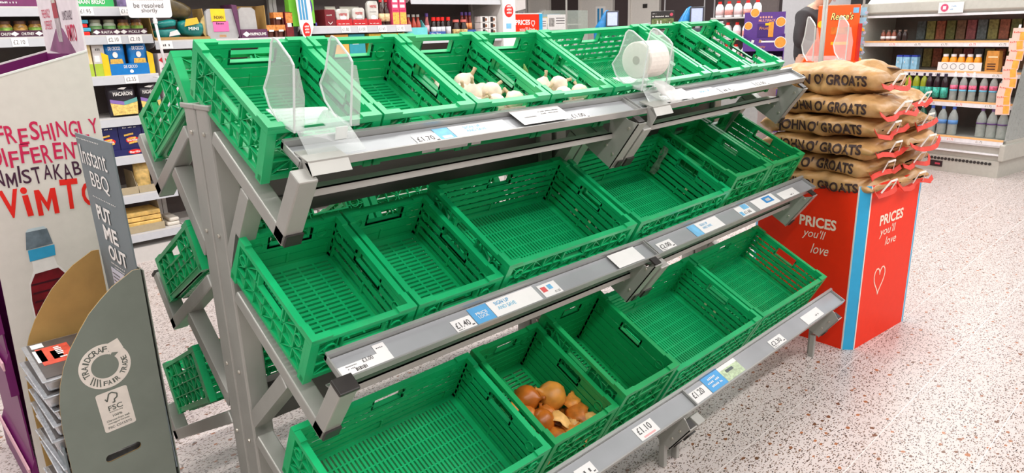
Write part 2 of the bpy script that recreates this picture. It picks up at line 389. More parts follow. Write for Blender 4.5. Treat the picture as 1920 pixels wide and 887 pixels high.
# ------------------------------------------------------------------ steel rack
ARMS = [math.radians(a) for a in (33.0, 32.0, 28.0)]
TIPS = [(-0.294, 1.061, 0.205), (-0.376, 0.591, 0.205), (-0.574, 0.086, 0.14)]
TRAYS = [((-0.3723, 1.2626), (-0.2962, 1.2996)), ((-0.4588, 0.7722), (-0.3883, 0.8108)), ((-0.6376, 0.258), (-0.5665, 0.2969))]
def rack(label, rear):
    F = Matrix.Identity(4)
    if rear: F = Matrix.Translation((0, MIR, 0)) @ Matrix.Scale(-1, 4, (0, 1, 0))
    t = thing('produce_rack', label, 'shelf rack', (1.2, 0.107, 0))
    def put(mb, name, m, bay2=False, parent=None, bevel=0.0, smooth=False):
        mb.xf(BAY @ F if bay2 else F); return mb.build(name, m, parent or t, smooth, bevel)
    for (x0, x1, plate, b2) in ((-0.030, 0.018, False, False), (1.178, 1.226, True, False), (1.258, 1.306, False, True), (2.402, 2.450, True, True)):
        p = MB().box(x0, 0.030, 0.0, x1+0.014, 0.104, 1.358)
        pst = put(p, 'post', STEEL, False, bevel=0.006)
        c = MB().box(x0-0.003, 0.012, 1.352, x1+0.017, 0.106, 1.366); put(c, 'post_cap', STEEL, False, pst, bevel=0.003)
        for zz in (1.29, 1.02, 0.62, 0.40):
            bl = MB().lathe([(0.006, 0), (0.005, 0.004)], seg=8); bl.xf(Matrix.Translation((x0-0.001, 0.066, zz)) @ Matrix.Rotation(-math.pi/2, 4, 'Y')); put(bl, 'bolt', BOLT, False, pst)
        for ti, (ty, tz, ul) in enumerate(TIPS):
            ARM = ARMS[ti]; AD = Vector((0, math.cos(ARM), math.sin(ARM))); UD = Vector((0, -math.sin(math.radians(36.5)), math.cos(math.radians(36.5))))
            if plate: ul *= 0.97
            elif b2: ul *= 0.80
            tip = Vector((x0, ty, tz)); W = Vector((x1-x0, 0, 0)); al = (0.03-ty)/math.cos(ARM)
            arm = put(MB().obox(tip, AD*al, UD*0.040, W), 'arm', STEEL, b2, bevel=0.004)
            if not plate:
                upr = put(MB().obox(tip+UD*0.001, AD*0.044, UD*ul, W), 'upright', STEEL, b2, bevel=0.004)
                put(MB().obox(tip-AD*0.006+UD*0.002+Vector((0.004, 0, 0)), AD*0.008, UD*0.036, W*0.9), 'end_cap', BLACKP, b2, arm)
                if ti == 1 and not b2: put(MB().obox(tip+UD*(ul-0.004)-AD*0.002-Vector((0.003, 0, 0)), AD*0.046, UD*0.012, W*1.12), 'end_cap', BLACKP, b2, upr, bevel=0.003)
            else:
                e = tip-Vector((0.002, 0, 0)); fy, fz = TRAYS[ti][0]; by, bz = TRAYS[ti][1]
                pts = [e+UD*0.002, e+UD*ul, Vector((e.x, fy+0.004, fz-0.030)), Vector((e.x, by+0.002, bz-0.020))]
                q0 = Vector((e.x, by+0.004, bz-0.045)); q1 = e+AD*0.085+UD*0.038
                for k in range(1, 7):
                    s_ = k/7; pts.append(q0.lerp(q1, s_)+(-AD*0.022)*math.sin(math.pi*s_))
                pts.append(e+AD*0.115+UD*0.036); pts.append(e+AD*0.115)
                put(MB().prism(pts, (0.003, 0, 0)), 'bracket_plate', STEEL, b2)
                put(MB().obox(e, AD*0.004, UD*ul, W*0.9), 'front_flange', STEEL, b2)
                put(MB().obox(e+UD*(ul-0.002)+AD*0.006+Vector((0.004, 0, 0)), AD*0.03, UD*0.006, W*0.7), 'end_cap', BLACKP, b2)
                for o_ in (UD*0.05+AD*0.022, UD*(ul-0.035)+AD*0.022, UD*0.06+AD*0.06):
                    bl = MB().lathe([(0.0055, 0), (0.0045, 0.004)], seg=8); bl.xf(Matrix.Translation(e+o_) @ Matrix.Rotation(-math.pi/2, 4, 'Y')); put(bl, 'bolt', BOLT, b2)
                put(MB().obox(tip-AD*0.004+UD*0.002+W*0.45, AD*0.006, UD*0.03, W*0.5), 'end_cap', BLACKP, b2, arm)
            if ti < 2:
                dz = 0.212
                b0 = Vector((0, ty+0.165, tz+0.165*math.tan(ARM)-0.004)); b1 = Vector((0, 0.03, b0.z-dz))
                d = (b1-b0).normalized(); n_ = Vector((0, d.z, -d.y))
                br = MB().prism([Vector((x0, v.y, v.z)) for v in (b0-n_*0.02, b0+n_*0.022, b1+n_*0.022+d*0.004, b1-n_*0.022-d*0.02)], W)
                put(br, 'brace', STEEL, b2, bevel=0.003)
            elif not rear:
                ft = MB().box(x0, ty+0.02, 0.0, x0+0.020, ty+0.045, 0.11); ft.box(x0+0.028, ty+0.04, 0.0, x1, ty+0.062, 0.12)
                put(ft, 'foot', STEEL, False, bevel=0.003)
    for bi, (a, b, b2) in enumerate(((0.0, 1.249, False), (1.252, 2.5, True))):
        for ti, ((fy, fz), (by, bz)) in enumerate(TRAYS):
            d = Vector((0, by-fy, bz-fz)).normalized(); n = Vector((0, -d.z, d.y)); fr = Vector((a, fy, fz)); X = Vector((b-a, 0, 0)); Ld = math.hypot(by-fy, bz-fz)
            mb = MB()
            mb.obox(fr-n*0.014, d*0.0025, n*0.014, X); mb.obox(fr-n*0.016, d*Ld, n*0.003, X)
            mb.obox(fr-n*0.022-d*0.002, d*0.003, n*0.022, X)
            mb.obox(fr+d*(Ld-0.010)-n*0.014, d*0.010, n*0.022, X)
            for xx in (a, b-0.004): mb.obox(Vector((xx, fy, fz))-n*0.014, d*Ld, n*0.016, (0.004, 0, 0))
            tr = put(mb, 'tray', TRAYM, b2)
            put(MB().obox(fr+Vector((0.006, 0, 0))-n*0.0125+d*0.004, d*(Ld-0.016), n*0.004, X*((b-a-0.012)/(b-a))), 'tray_floor', TRAYF, b2, tr)
            ty, tz, ul = TIPS[ti]
            # support rail behind the tray and the rear support rail under the crates
            xa, xb = (a+0.02, 1.176) if bi == 0 else (1.308, 2.400)
            if ti < 2:
                ry, rz = (-0.285, 1.163) if ti == 0 else (-0.372, 0.685)
                mb = MB(); mb.box(xa, ry-0.018, rz+0.002, xb, ry-0.015, rz+0.022); mb.box(xa, ry-0.018, rz+0.018, xb, ry+0.035, rz+0.022)
                put(mb, 'support_rail', STEEL, b2)
            if ti == 0:
                pn = put(MB().box(xa+0.014, 0.056, 1.096 if bi == 0 else 0.86, xb, 0.064, 1.345), 'back_panel', DARKP, False)
                put(MB().box(xa+0.014, 0.046, 1.047 if bi == 0 else 0.82, xb, 0.064, 1.098 if bi == 0 else 0.87), 'panel_edge', DARKP, False, pn)
            if ti == 2:
                put(MB().box(xa+0.014, 0.05, 0.448, xb, 0.09, 0.528), 'cross_beam', DARKP, False)
    return t
rack('grey steel stepped produce rack with sloping arms and price trays, front side', False)
rack('grey steel produce rack back to back with the front one, its arms sloping away', True)
# folded steel clamp plates holding the bag dispensers
for cx, b2, lb in ((0.055, False, 'grey folded clamp plate under the empty clear bag holder'), (1.35, True, 'grey folded clamp plate under the holder with the bag roll')):
    mb = MB(); M = BAY if b2 else Matrix.Identity(4)
    mb.prism([(cx-0.05, -0.384, 1.262), (cx-0.05, -0.398, 1.262), (cx-0.05, -0.412, 1.236), (cx-0.05, -0.407, 1.236)], (0.100, 0, 0))
    mb.prism([(cx-0.05, -0.372, 1.268), (cx-0.05, -0.398, 1.264), (cx-0.05, -0.412, 1.236), (cx-0.05, -0.36, 1.15), (cx-0.05, -0.345, 1.155), (cx-0.05, -0.375, 1.22)], (0.003, 0, 0)); mb.prism([(cx-0.05, -0.340, 1.282), (cx-0.05, -0.398, 1.266), (cx-0.05, -0.398, 1.262), (cx-0.05, -0.340, 1.278)], (0.100, 0, 0))
    mb.xf(M); tag(mb.build('clamp_plate', STEEL), lb, 'bracket', 'bag holder clamp plates')
# black levelling feet under the posts are hidden by crates; small stickers on crates
st = tag(MB().prism([(x, y, z) for x, y, z in [(0.012*math.cos(a)*1.5, 0, 0.012*math.sin(a)) for a in [k*math.pi/8 for k in range(16)]]], (0, 0.0008, 0)).build('round_sticker', WHITE), 'small round red and white sticker inside the near middle crate', 'sticker')
CR = lambda o, x, y, z: o.matrix_basis @ Vector((x, y, z))
def on_crate(obj, cr, x, y, z, rx=0, ry=0, rz=0, s=1.0):
    obj.matrix_basis = cr.matrix_basis @ Matrix.Translation((x, y, z)) @ Matrix.Rotation(rz, 4, 'Z') @ Matrix.Rotation(rx, 4, 'X') @ Matrix.Rotation(ry, 4, 'Y') @ Matrix.Scale(s, 4)
on_crate(st, mid0, 0.075, 0.40-0.0165, 0.122)
tl = MB(); pts = [(0, 0), (0.026, 0.004), (0.034, 0.03), (0.028, 0.06), (0.034, 0.10), (0.03, 0.118), (0.004, 0.118), (0.0, 0.09), (0.006, 0.06), (0.0, 0.03)]
tl.prism([(a, 0, b) for a, b in pts], (0, 0.0008, 0)); o = tag(tl.build('torn_label', mat('torn_paper', (214, 214, 188), 0.8, var=0.2, scale=60)), 'torn off-white label stuck in the corner of a middle shelf crate', 'label')
on_crate(o, mid1, 0.2985-0.052, 0.40-0.0172, 0.026)
tl2 = MB(); tl2.prism([(a, 0, b*1.2) for a, b in pts], (0, 0.0008, 0)); o = tag(tl2.build('torn_label', mat('torn_paper_grey', (150, 162, 148), 0.8, var=0.6, scale=50)), 'scraped grey label remains in the corner of a wide middle shelf crate', 'label')
on_crate(o, mid3, 0.600-0.020, 0.40-0.055, 0.03, rz=-math.pi/2)
# wooden-looking pale tape strips on crate walls
for cr, ys in ((mid2, (0.23, 0.16, 0.09)), (mid3, (0.16, 0.09)), (bot3, (0.22, 0.17))):
    for y_ in ys:
        p = tag(MB().box(-0.006, 0, 0, 0.006, 0.0008, 0.036).build('tape_strip', mat('pale_tape', (205, 196, 158), 0.7, var=0.15)), 'short pale tape strip on the right inner wall of a wide crate', 'tape', 'pale tape strips in the wide crates')
        on_crate(p, cr, 0.600-0.0172, y_, 0.05, rz=-math.pi/2)

# ------------------------------------------------------------------ garlic and onions
GARL = mat('garlic_skin', (240, 224, 204), 0.6, var=0.12, scale=60)
GSTEM = mat('garlic_stem', (206, 180, 142), 0.8, var=0.2)
LEAF = mat('garlic_leaf', (110, 150, 70), 0.6, var=0.3, scale=40)
def bulb_mesh(nl):
    mb = MB(); seg = 28; prof = [(0.004, -0.019), (0.015, -0.020), (0.024, -0.013), (0.0275, -0.002), (0.0255, 0.009), (0.019, 0.018), (0.011, 0.024), (0.006, 0.030)]
    vs = []
    for r, z in prof:
        for i in range(seg):
            a = 2*math.pi*i/seg; k = 1-0.10*abs(math.sin(a*nl/2))**0.6*0.0-0.09*(1-abs(math.sin(a*nl/2)))**2*(r/0.0275)
            vs.append((r*k*math.cos(a), r*k*math.sin(a), z))
    fs = [(j*seg+i, j*seg+(i+1) % seg, (j+1)*seg+(i+1) % seg, (j+1)*seg+i) for j in range(len(prof)-1) for i in range(seg)]
    fs += [tuple(reversed(range(seg))), tuple((len(prof)-1)*seg+i for i in range(seg))]
    mb.add(vs, fs); return mb.mesh('garlic_bulb', GARL, True)
BM = [bulb_mesh(7), bulb_mesh(9)]
SM = MB().tube([(0, 0, 0.027), (0.001, 0, 0.038), (0.004, 0.001, 0.048)], [0.006, 0.0042, 0.0052], 8).mesh('stem', GSTEM, True)
def garlic(cr, x, y, z, s, tilt, rz, label, group):
    o = bpy.data.objects.new('garlic_bulb', BM[int(x*1000) % 2]); COL.objects.link(o); on_crate(o, cr, x, y, z, rx=tilt, rz=rz, s=s)
    tag(o, label, 'garlic', group)
    c = bpy.data.objects.new('stem', SM); COL.objects.link(c); c.parent = o
rg = random.Random(3)
GL = [(0.205, 0.275, 0.040, 1.3, 0.5), (0.10, 0.255, 0.037, 1.1, 1.2), (0.155, 0.225, 0.040, 1.15, -0.5), (0.245, 0.225, 0.036, 1.1, 1.4), (0.06, 0.20, 0.036, 1.05, -1.3),
      (0.11, 0.175, 0.040, 1.15, 0.8), (0.175, 0.165, 0.042, 1.25, 1.3), (0.235, 0.155, 0.040, 1.15, -0.9), (0.06, 0.125, 0.038, 1.1, 0.4), (0.125, 0.115, 0.040, 1.1, -1.5), (0.19, 0.105, 0.040, 1.1, 1.0), (0.25, 0.095, 0.038, 1.1, -0.7),
      (0.06, 0.055, 0.038, 1.1, 0.4), (0.125, 0.05, 0.040, 1.1, -1.0), (0.19, 0.045, 0.040, 1.1, 0.6), (0.25, 0.04, 0.038, 1.0, 1.2),
      (0.115, 0.140, 0.092, 1.1, 0.3), (0.19, 0.135, 0.092, 1.2, -1.2), (0.24, 0.080, 0.092, 1.15, 1.4), (0.155, 0.075, 0.092, 1.15, 0.9), (0.075, 0.080, 0.090, 1.05, -0.6)]
for i, (x, y, z, s, tl_) in enumerate(GL):
    garlic(top2, x, y, z, s, tl_, rg.random()*6, 'white garlic bulb heaped at the front of the garlic crate', 'garlic bulbs in the garlic crate')
for i, (x, y, z, s, tl_) in enumerate([(a, b, c, d*0.98, e) for a, b, c, d, e in GL if b < 0.19]):
    garlic(top3, x, y, z, s, tl_, rg.random()*6, 'white bulb lying in the top shelf crate with the green leaf', 'white bulbs beside the green leaf')
lf = MB(); lf.tube([(0, 0, 0), (0.004, 0.01, 0.03), (0.002, 0.022, 0.055), (-0.008, 0.03, 0.075)], [0.010, 0.012, 0.008, 0.002], 8)
lf.tube([(0, 0, 0), (-0.012, -0.004, 0.03), (-0.026, -0.004, 0.045)], [0.008, 0.007, 0.002], 8)
o = tag(lf.build('green_sprout', LEAF, None, True), 'green leafy sprout among white bulbs in a top shelf crate', 'sprout'); on_crate(o, top3, 0.11, 0.205, 0.045)
ONI = mat('onion_skin_brown', (176, 96, 26), 0.32, var=0.25, scale=25)
ONI2 = mat('onion_skin_pale', (208, 138, 52), 0.42, var=0.25, scale=25)
def onion_mesh(m):
    mb = MB(); mb.lathe([(0.002, -0.040), (0.010, -0.039), (0.026, -0.033), (0.038, -0.018), (0.042, 0.0), (0.038, 0.018), (0.027, 0.031), (0.014, 0.039), (0.007, 0.046), (0.005, 0.056), (0.007, 0.062)], seg=28)
    for i, v in enumerate(mb.v):
        a = math.atan2(v[1], v[0]); k = 1+0.02*math.sin(a*9)+0.012*math.sin(a*5+1); mb.v[i] = (v[0]*k, v[1]*k, v[2])
    return mb.mesh('onion', m, True)
for (x, y, z, s, rx, rz, m, lb) in ((0.125, 0.215, 0.090, 1.05, 0.9, 0.5, ONI, 'dark brown whole onion at the left of the onion crate'),
                                    (0.205, 0.180, 0.098, 1.15, -1.2, 1.0, ONI2, 'largest pale brown onion in the middle of the onion crate'),
                                    (0.115, 0.125, 0.086, 0.95, 1.3, 2.6, ONI, 'cut looking onion lying below the two whole onions')):
    o = bpy.data.objects.new('onion', onion_mesh(m)); COL.objects.link(o); on_crate(o, bot1, x, y, z, rx=rx, rz=rz, s=s); tag(o, lb, 'onion', 'onions in the onion crate')
def skin_piece(seed, size, m):
    r = random.Random(seed); mb = MB(); n = 7; vs = []; ph = r.random()*6
    for j in range(n):
        for i in range(n):
            u, v = i/(n-1)*2-1, j/(n-1)*2-1; e = 1-0.25*noise.noise((u*2+seed, v*2, seed))*1.6
            x, y = u*size*e, v*size*0.8*e
            vs.append((x, y, size*(0.55*(1-u*u*0.8-v*v*0.7)+0.28*noise.noise((u*1.6+seed*3.1, v*1.6, 1.7)))))
    t = 0.0012; k = n*n
    vs += [(x*0.98, y*0.98, z-t) for x, y, z in vs]
    fs = []
    for j in range(n-1):
        for i in range(n-1):
            a = j*n+i; fs += [(a, a+1, a+n+1, a+n), (k+a, k+a+n, k+a+n+1, k+a+1)]
    bd = [i for i in range(n)]+[j*n+n-1 for j in range(1, n)]+[(n-1)*n+i for i in range(n-2, -1, -1)]+[j*n for j in range(n-2, 0, -1)]
    for a, b in zip(bd, bd[1:]+bd[:1]): fs.append((a, k+a, k+b, b))
    mb.add(vs, fs); return mb.mesh('onion_peel', m, True)
PEEL = [mat('peel_orange', (226, 148, 58), 0.45, var=0.3, scale=40), mat('peel_brown', (196, 114, 38), 0.45, var=0.3, scale=40), mat('peel_pale', (238, 180, 104), 0.5, var=0.25, scale=40)]
for i, (x, y, z, s, rx, ry, rz) in enumerate([(0.06, 0.20, 0.034, 0.036, 0.5, 0.3, 0), (0.075, 0.155, 0.030, 0.042, 0.2, -0.4, 1), (0.055, 0.095, 0.03, 0.040, -0.4, 0.2, 2), (0.06, 0.05, 0.03, 0.045, 0.3, 0.2, 0.4), (0.115, 0.06, 0.03, 0.045, -0.2, 0.3, 1.4),
                                              (0.17, 0.09, 0.034, 0.042, 0.4, -0.3, 2.2), (0.165, 0.045, 0.028, 0.042, 0.1, 0.4, 3), (0.235, 0.085, 0.040, 0.046, -0.5, 0.2, 0.8), (0.245, 0.050, 0.044, 0.040, 0.6, -0.3, 4), (0.26, 0.12, 0.035, 0.036, 0.2, 0.5, 5), (0.155, 0.135, 0.03, 0.036, 0.1, 0.3, 5), (0.21, 0.045, 0.03, 0.04, 0.2, 0.3, 5.5),
    (0.07, 0.22, 0.02, 0.044, 0.1, 0.2, 0.3), (0.15, 0.23, 0.02, 0.046, 0.1, -0.2, 1.3), (0.22, 0.20, 0.025, 0.046, -0.1, 0.2, 2), (0.08, 0.13, 0.03, 0.046, 0.1, 0.2, 3), (0.20, 0.12, 0.03, 0.048, 0.1, 0.2, 4), (0.14, 0.07, 0.03, 0.048, 0.1, 0.2, 5), (0.24, 0.06, 0.03, 0.046, 0.1, 0.2, 0.6), (0.14, 0.17, 0.035, 0.046, 0.1, 0.2, 1.9)]):
    o = bpy.data.objects.new('onion_peel', skin_piece(i+2, s, PEEL[i % 3])); COL.objects.link(o); on_crate(o, bot1, x, y, z+(0.055 if i < 12 else 0.01), rx=rx, ry=ry, rz=rz)
    tag(o, 'loose papery onion peel lying in the onion crate', 'onion peel', 'onion peel in the onion crate')

# ------------------------------------------------------------------ price labels on the trays
def tray_frame(ti, x, s, lift):
    """point on tray ti at x, distance s from its front edge"""
    (fy, fz), (by, bz) = TRAYS[ti]; d = Vector((0, by-fy, bz-fz)).normalized(); n = Vector((0, -d.z, d.y))
    p = Vector((x, fy, fz))+d*s+n*lift; R = Vector((1, 0, 0))
    if x > 1.25: p = BAY @ p; R = (BAY.to_3x3() @ R); d = BAY.to_3x3() @ d
    return p, R, d
LG = 'paper price labels in the rack trays'
def tray_label(ti, x0, x1, label, lines=(), m=None, s0=0.006, s1=0.046, lift=-0.0075, extra=None):
    p, R, d = tray_frame(ti, x0, s0, lift); m = m or PAPER
    t = thing('price_label', label, 'label', p, LG)
    N = R.cross(d)
    MB().obox(p, R*(x1-x0), d*(s1-s0), N*0.0006).build('card', m, t)
    for (tx, a, b, w_, h_, mm) in lines: txt(tx, p+R*a+d*b, R, d, w_, h_, mm, t, bold=0.01, lift=0.0012)
    if extra:
        for (a, b, w_, h_, mm) in extra: patch(p+R*a+d*b, R, d, w_, h_, mm, t, lift=0.0008, th=0.0003)
    return t
def price(ti, x, s, label, wd=0.07):
    return tray_label(ti, x, x+wd, label, [(s, 0.006, 0.010, wd*0.72, 0.020, INK), ('per bag', 0.006, 0.003, wd*0.3, 0.004, INK)], extra=[(wd*0.82, 0.006, wd*0.13, 0.004, INK)])
def barcode(t_x, n=9, h=0.010): return [(t_x+0.0035*k, 0.004, 0.0016 if k % 3 else 0.0024, h, BLACKINK) for k in range(n)]
price(0, 0.012, '£3', 'small white price label half under the empty bag holder', 0.035)
price(0, 0.330, '£1.70', 'white price label reading £1.70 near the clear bag holder', 0.075)
tray_label(0, 0.406, 0.457, 'pale blue promotion card beside the £1.70 label', m=BLUEP, extra=[(0.010, 0.008, 0.03, 0.012, WINK)], s1=0.062)
tray_label(0, 0.459, 0.66, 'long white sign up card on the top tray beside a blue card', [('SIGN UP', 0.045, 0.036, 0.06, 0.012, BLUEP), ('AND SAVE', 0.045, 0.020, 0.07, 0.012, BLUEP)], s1=0.062)
tray_label(0, 0.694, 0.90, 'loose white notice sheet lying across the top tray', [('Sorry we are out of stock', 0.10, 0.05, 0.09, 0.007, INK), ('we hope to have more', 0.10, 0.038, 0.08, 0.007, INK), ('very soon', 0.03, 0.03, 0.05, 0.009, INK)], s0=0.004, s1=0.075, lift=0.004)
price(0, 0.915, '£1.00', 'white price label reading £1.00 on the top tray', 0.085)
tray_label(0, 1.40, 1.60, 'white sheet on the top tray right of the bag roll', s0=0.004, s1=0.07, lift=0.003)
tray_label(0, 1.61, 1.80, 'faded white and blue card on the far top tray', [('SIGN UP', 0.08, 0.030, 0.07, 0.012, BLUEP)], s1=0.062)
price(0, 1.82, '£1.15', 'faint white price label in the middle of the far top tray', 0.09)
price(0, 2.09, '£2.00', 'white price label near the far end of the top tray', 0.11)
tray_label(1, 0.008, 0.150, 'long white price strip reading £3.00 at the near end of the middle tray', [('£3.00', 0.066, 0.020, 0.030, 0.012, INK), ('Maris Piper', 0.020, 0.022, 0.03, 0.004, INK), ('2.5kg', 0.022, 0.014, 0.02, 0.004, INK)], s1=0.036, extra=barcode(0.040))
tray_label(1, 0.118, 0.151, 'small white card standing above the £3.00 price strip', [('each', 0.006, 0.012, 0.02, 0.004, INK)], s0=0.036, s1=0.062)
price(1, 0.352, '£1.40', 'white price label reading £1.40 on the middle tray', 0.068)
tray_label(1, 0.424, 0.492, 'blue lower price card beside the £1.40 label', [('PRICE', 0.015, 0.028, 0.04, 0.010, WINK), ('LOCK', 0.017, 0.016, 0.035, 0.010, WINK)], m=mat('mid_blue', (92, 168, 220), 0.6), s1=0.064)
tray_label(1, 0.494, 0.676, 'white card reading SIGN UP AND SAVE on the middle tray', [('SIGN UP', 0.022, 0.038, 0.055, 0.013, mat('sky_ink', (70, 160, 205), 0.6)), ('AND SAVE', 0.022, 0.020, 0.068, 0.013, mat('sky_ink2', (120, 190, 220), 0.6))], s1=0.064)
tray_label(1, 0.690, 0.765, 'white card with red and blue stickers on the middle tray', [('£1.25', 0.046, 0.006, 0.022, 0.008, INK)], s1=0.056, extra=[(0.006, 0.020, 0.020, 0.020, mat('sticker_red', (222, 92, 92), 0.6)), (0.034, 0.024, 0.018, 0.018, BLUEP)])
tray_label(1, 1.03, 1.17, 'torn white sheet at the joint end of the middle tray', s0=0.004, s1=0.066, lift=0.0)
price(1, 1.300, '£2.00', 'white price label reading £2.00 on the far middle tray', 0.085)
tray_label(1, 1.52, 1.57, 'narrow blue card on the far middle tray', m=BLUEP, s1=0.064)
tray_label(1, 1.572, 1.72, 'white sign up card beside the narrow blue card', [('SIGN UP', 0.02, 0.036, 0.05, 0.012, BLUEP), ('AND SAVE', 0.02, 0.02, 0.06, 0.012, BLUEP)], s1=0.064)
tray_label(1, 1.86, 1.96, 'white card reading £1.60 under a blue splash', [('£1.60', 0.03, 0.008, 0.05, 0.016, INK)], s1=0.062, extra=[(0.05, 0.032, 0.045, 0.026, BLUEP), (0.004, 0.006, 0.02, 0.022, BLUEP)])
tray_label(1, 2.00, 2.18, 'white card with a round blue logo near the end of the middle tray', s1=0.064, extra=[(0.08, 0.018, 0.07, 0.034, mat('logo_blue', (60, 140, 205), 0.5)), (0.098, 0.026, 0.035, 0.016, WINK)])
tray_label(1, 2.21, 2.36, 'plain white card at the far end of the middle tray', [('£0.95', 0.07, 0.008, 0.04, 0.010, INK)], s1=0.05)
price(2, 0.64, '£1.30', 'white price label cut by the bottom of the picture', 0.075)
tray_label(2, 0.935, 1.035, 'white price label reading £1.10 below the onion crate', [('£1.10', 0.010, 0.020, 0.07, 0.024, INK)], s1=0.056, extra=[(0.02, 0.004, 0.06, 0.006, mat('pink_strip', (238, 176, 176), 0.6))])
tray_label(2, 1.262, 1.362, 'white price label reading £1.20 on the bottom tray', [('£1.20', 0.012, 0.018, 0.066, 0.024, INK)], s1=0.052)
tray_label(2, 1.366, 1.475, 'blue printed card on the bottom tray', [('HELPING', 0.02, 0.044, 0.06, 0.010, WINK), ('EVERYONE', 0.015, 0.030, 0.075, 0.010, WINK), ('EAT BETTER', 0.015, 0.014, 0.075, 0.010, WINK)], m=mat('card_blue', (86, 166, 224), 0.6), s1=0.070)
tray_label(2, 1.476, 1.600, 'card with a landscape picture on the bottom tray', m=mat('grass_print', (196, 212, 176), 0.6, var=0.25, scale=90), s1=0.070, extra=[(0.03, 0.030, 0.05, 0.012, mat('bird_print', (96, 104, 104), 0.6)), (0.0, 0.048, 0.124, 0.016, PAPER)])
price(2, 1.835, '£2.30', 'white price label reading £2.30 towards the red bin', 0.105)
tray_label(2, 2.14, 2.30, 'plain white card near the far end of the bottom tray', [('£2.75', 0.09, 0.012, 0.04, 0.010, INK)], s1=0.052)

# white shelf-edge cards hanging below the top tray
for x_, w_ in ((0.41, 0.045), (0.47, 0.10), (0.585, 0.035)):
    mb = MB().obox((x_, -0.262, 1.215), (w_, 0, 0), (0, -0.012, 0.034), (0, -0.0008, -0.0002)); tag(mb.build('hanging_card', PAPER), 'small white card tucked under the top tray against a crate front', 'label', LG)

# ------------------------------------------------------------------ clear bag holders
def bag_holder(label, M, roll=False):
    t = thing('bag_holder', label, 'bag holder', M.translation)
    def put(mb, n, m, sm=False): mb.xf(M); return mb.build(n, m, t, sm)
    W_ = 0.142
    wing = [(0.0, 0.0), (0.0, 0.148), (0.015, 0.160), (0.070, 0.186), (0.088, 0.187), (0.098, 0.176), (0.104, 0.145), (0.114, 0.105), (0.138, 0.065), (0.115, 0.03), (0.06, 0.0)]
    for x_ in (0.0, W_):
        w1 = put(MB().prism([(x_, y, z) for y, z in wing], (0.003, 0, 0)), 'wing', ACRYL)
        for (a, b) in zip(wing[:-1], wing[1:]):
            e = MB().bar((x_+0.0015, a[0], a[1]), (x_+0.0015, b[0], b[1]), 0.0038, 0.0038, up=(1, 0, 0)); e.xf(M); e.build('wing_edge', ACRYLEDGE, w1)
        fl = [(x_, 0, 0.0), (x_+0.024, 0, 0.0), (x_+0.026, 0, 0.08), (x_+0.012, 0, 0.140), (x_, 0, 0.142)]
        put(MB().prism([(a, -0.002, c) for a, b, c in fl], (0, 0.003, 0)), 'flange', ACRYL)
    o1 = [(0, 0), (W_, 0), (W_, 0.11), (0, 0.13)]; i1 = [(0.028, 0.006), (0.085, 0.006), (0.085, 0.026), (0.028, 0.026)]
    put(MB().holed([(a, b, 0.003+0.10*b) for a, b in o1], [(a, b, 0.003+0.10*b) for a, b in i1], (0, 0, 0.003)), 'base_plate', ACRYL)
    put(MB().prism([(0.006, -0.002, 0.002), (W_-0.002, -0.002, 0.002), (W_+0.018, -0.040, -0.046), (0.016, -0.040, -0.048)], (0, 0.0025, 0.002)), 'front_plate', ACRYL)
    tb = MB().obox((0.09, -0.022, -0.020), (0.030, 0, 0), (0, -0.004, 0.030), (0, 0.003, 0)); put(tb, 'tab', ACRYLEDGE)
    put(MB().lathe([(0.005, 0), (0.005, 0.012)], (0.072, -0.046, -0.054), 8), 'stud', BOLT, True)
    return t
bag_holder('empty clear acrylic bag holder at the near end of the top tray', Matrix.Translation((0.010, -0.340, 1.322)) @ Matrix.Rotation(math.radians(12), 4, 'X'))
M2 = BAY @ Matrix.Translation((1.318, -0.335, 1.315)) @ Matrix.Rotation(math.radians(10), 4, 'X')
bag_holder('clear acrylic bag holder carrying the white bag roll on the top tray', M2)
t = thing('bag_roll', 'white roll of thin plastic bags inside the clear holder', 'bag roll', M2 @ Vector((0.072, 0.045, 0.085)))
def roll(prof, c, m, nm, par, seg=28):
    mb = MB().lathe(prof, (0, 0, 0), seg); mb.xf(M2 @ Matrix.Translation(c) @ Matrix.Rotation(math.pi/2, 4, 'Y')); return mb.build(nm, m, par, False)
rm_ = mat('bag_film', (240, 232, 222), 0.5, var=0.05, scale=80)
roll([(0.058, 0.0), (0.062, 0.003), (0.062, 0.107), (0.058, 0.110)], (0.016, 0.050, 0.092), rm_, 'film_roll', t)
roll([(0.014, 0.0), (0.014, 0.112)], (0.0145, 0.050, 0.092), mat('core_card', (150, 136, 112), 0.8), 'core', t)
bg = MB(); vs = []
for i in range(7):
    for j in range(5): vs.append((0.03+0.02*j+0.01*i, -0.02-0.008*i+0.006*math.sin(j*2+i), 0.03-0.011*i+0.005*math.sin(i*1.7+j)))
bg.add(vs, [(i*5+j, i*5+j+1, i*5+j+6, i*5+j+5) for i in range(6) for j in range(4)]); bg.xf(M2)
o = bg.build('loose_bag', mat('bag_film_clear', (240, 238, 236), 0.3, mix=0.45), t, True); sm = o.modifiers.new('s', 'SOLIDIFY'); sm.thickness = 0.0008

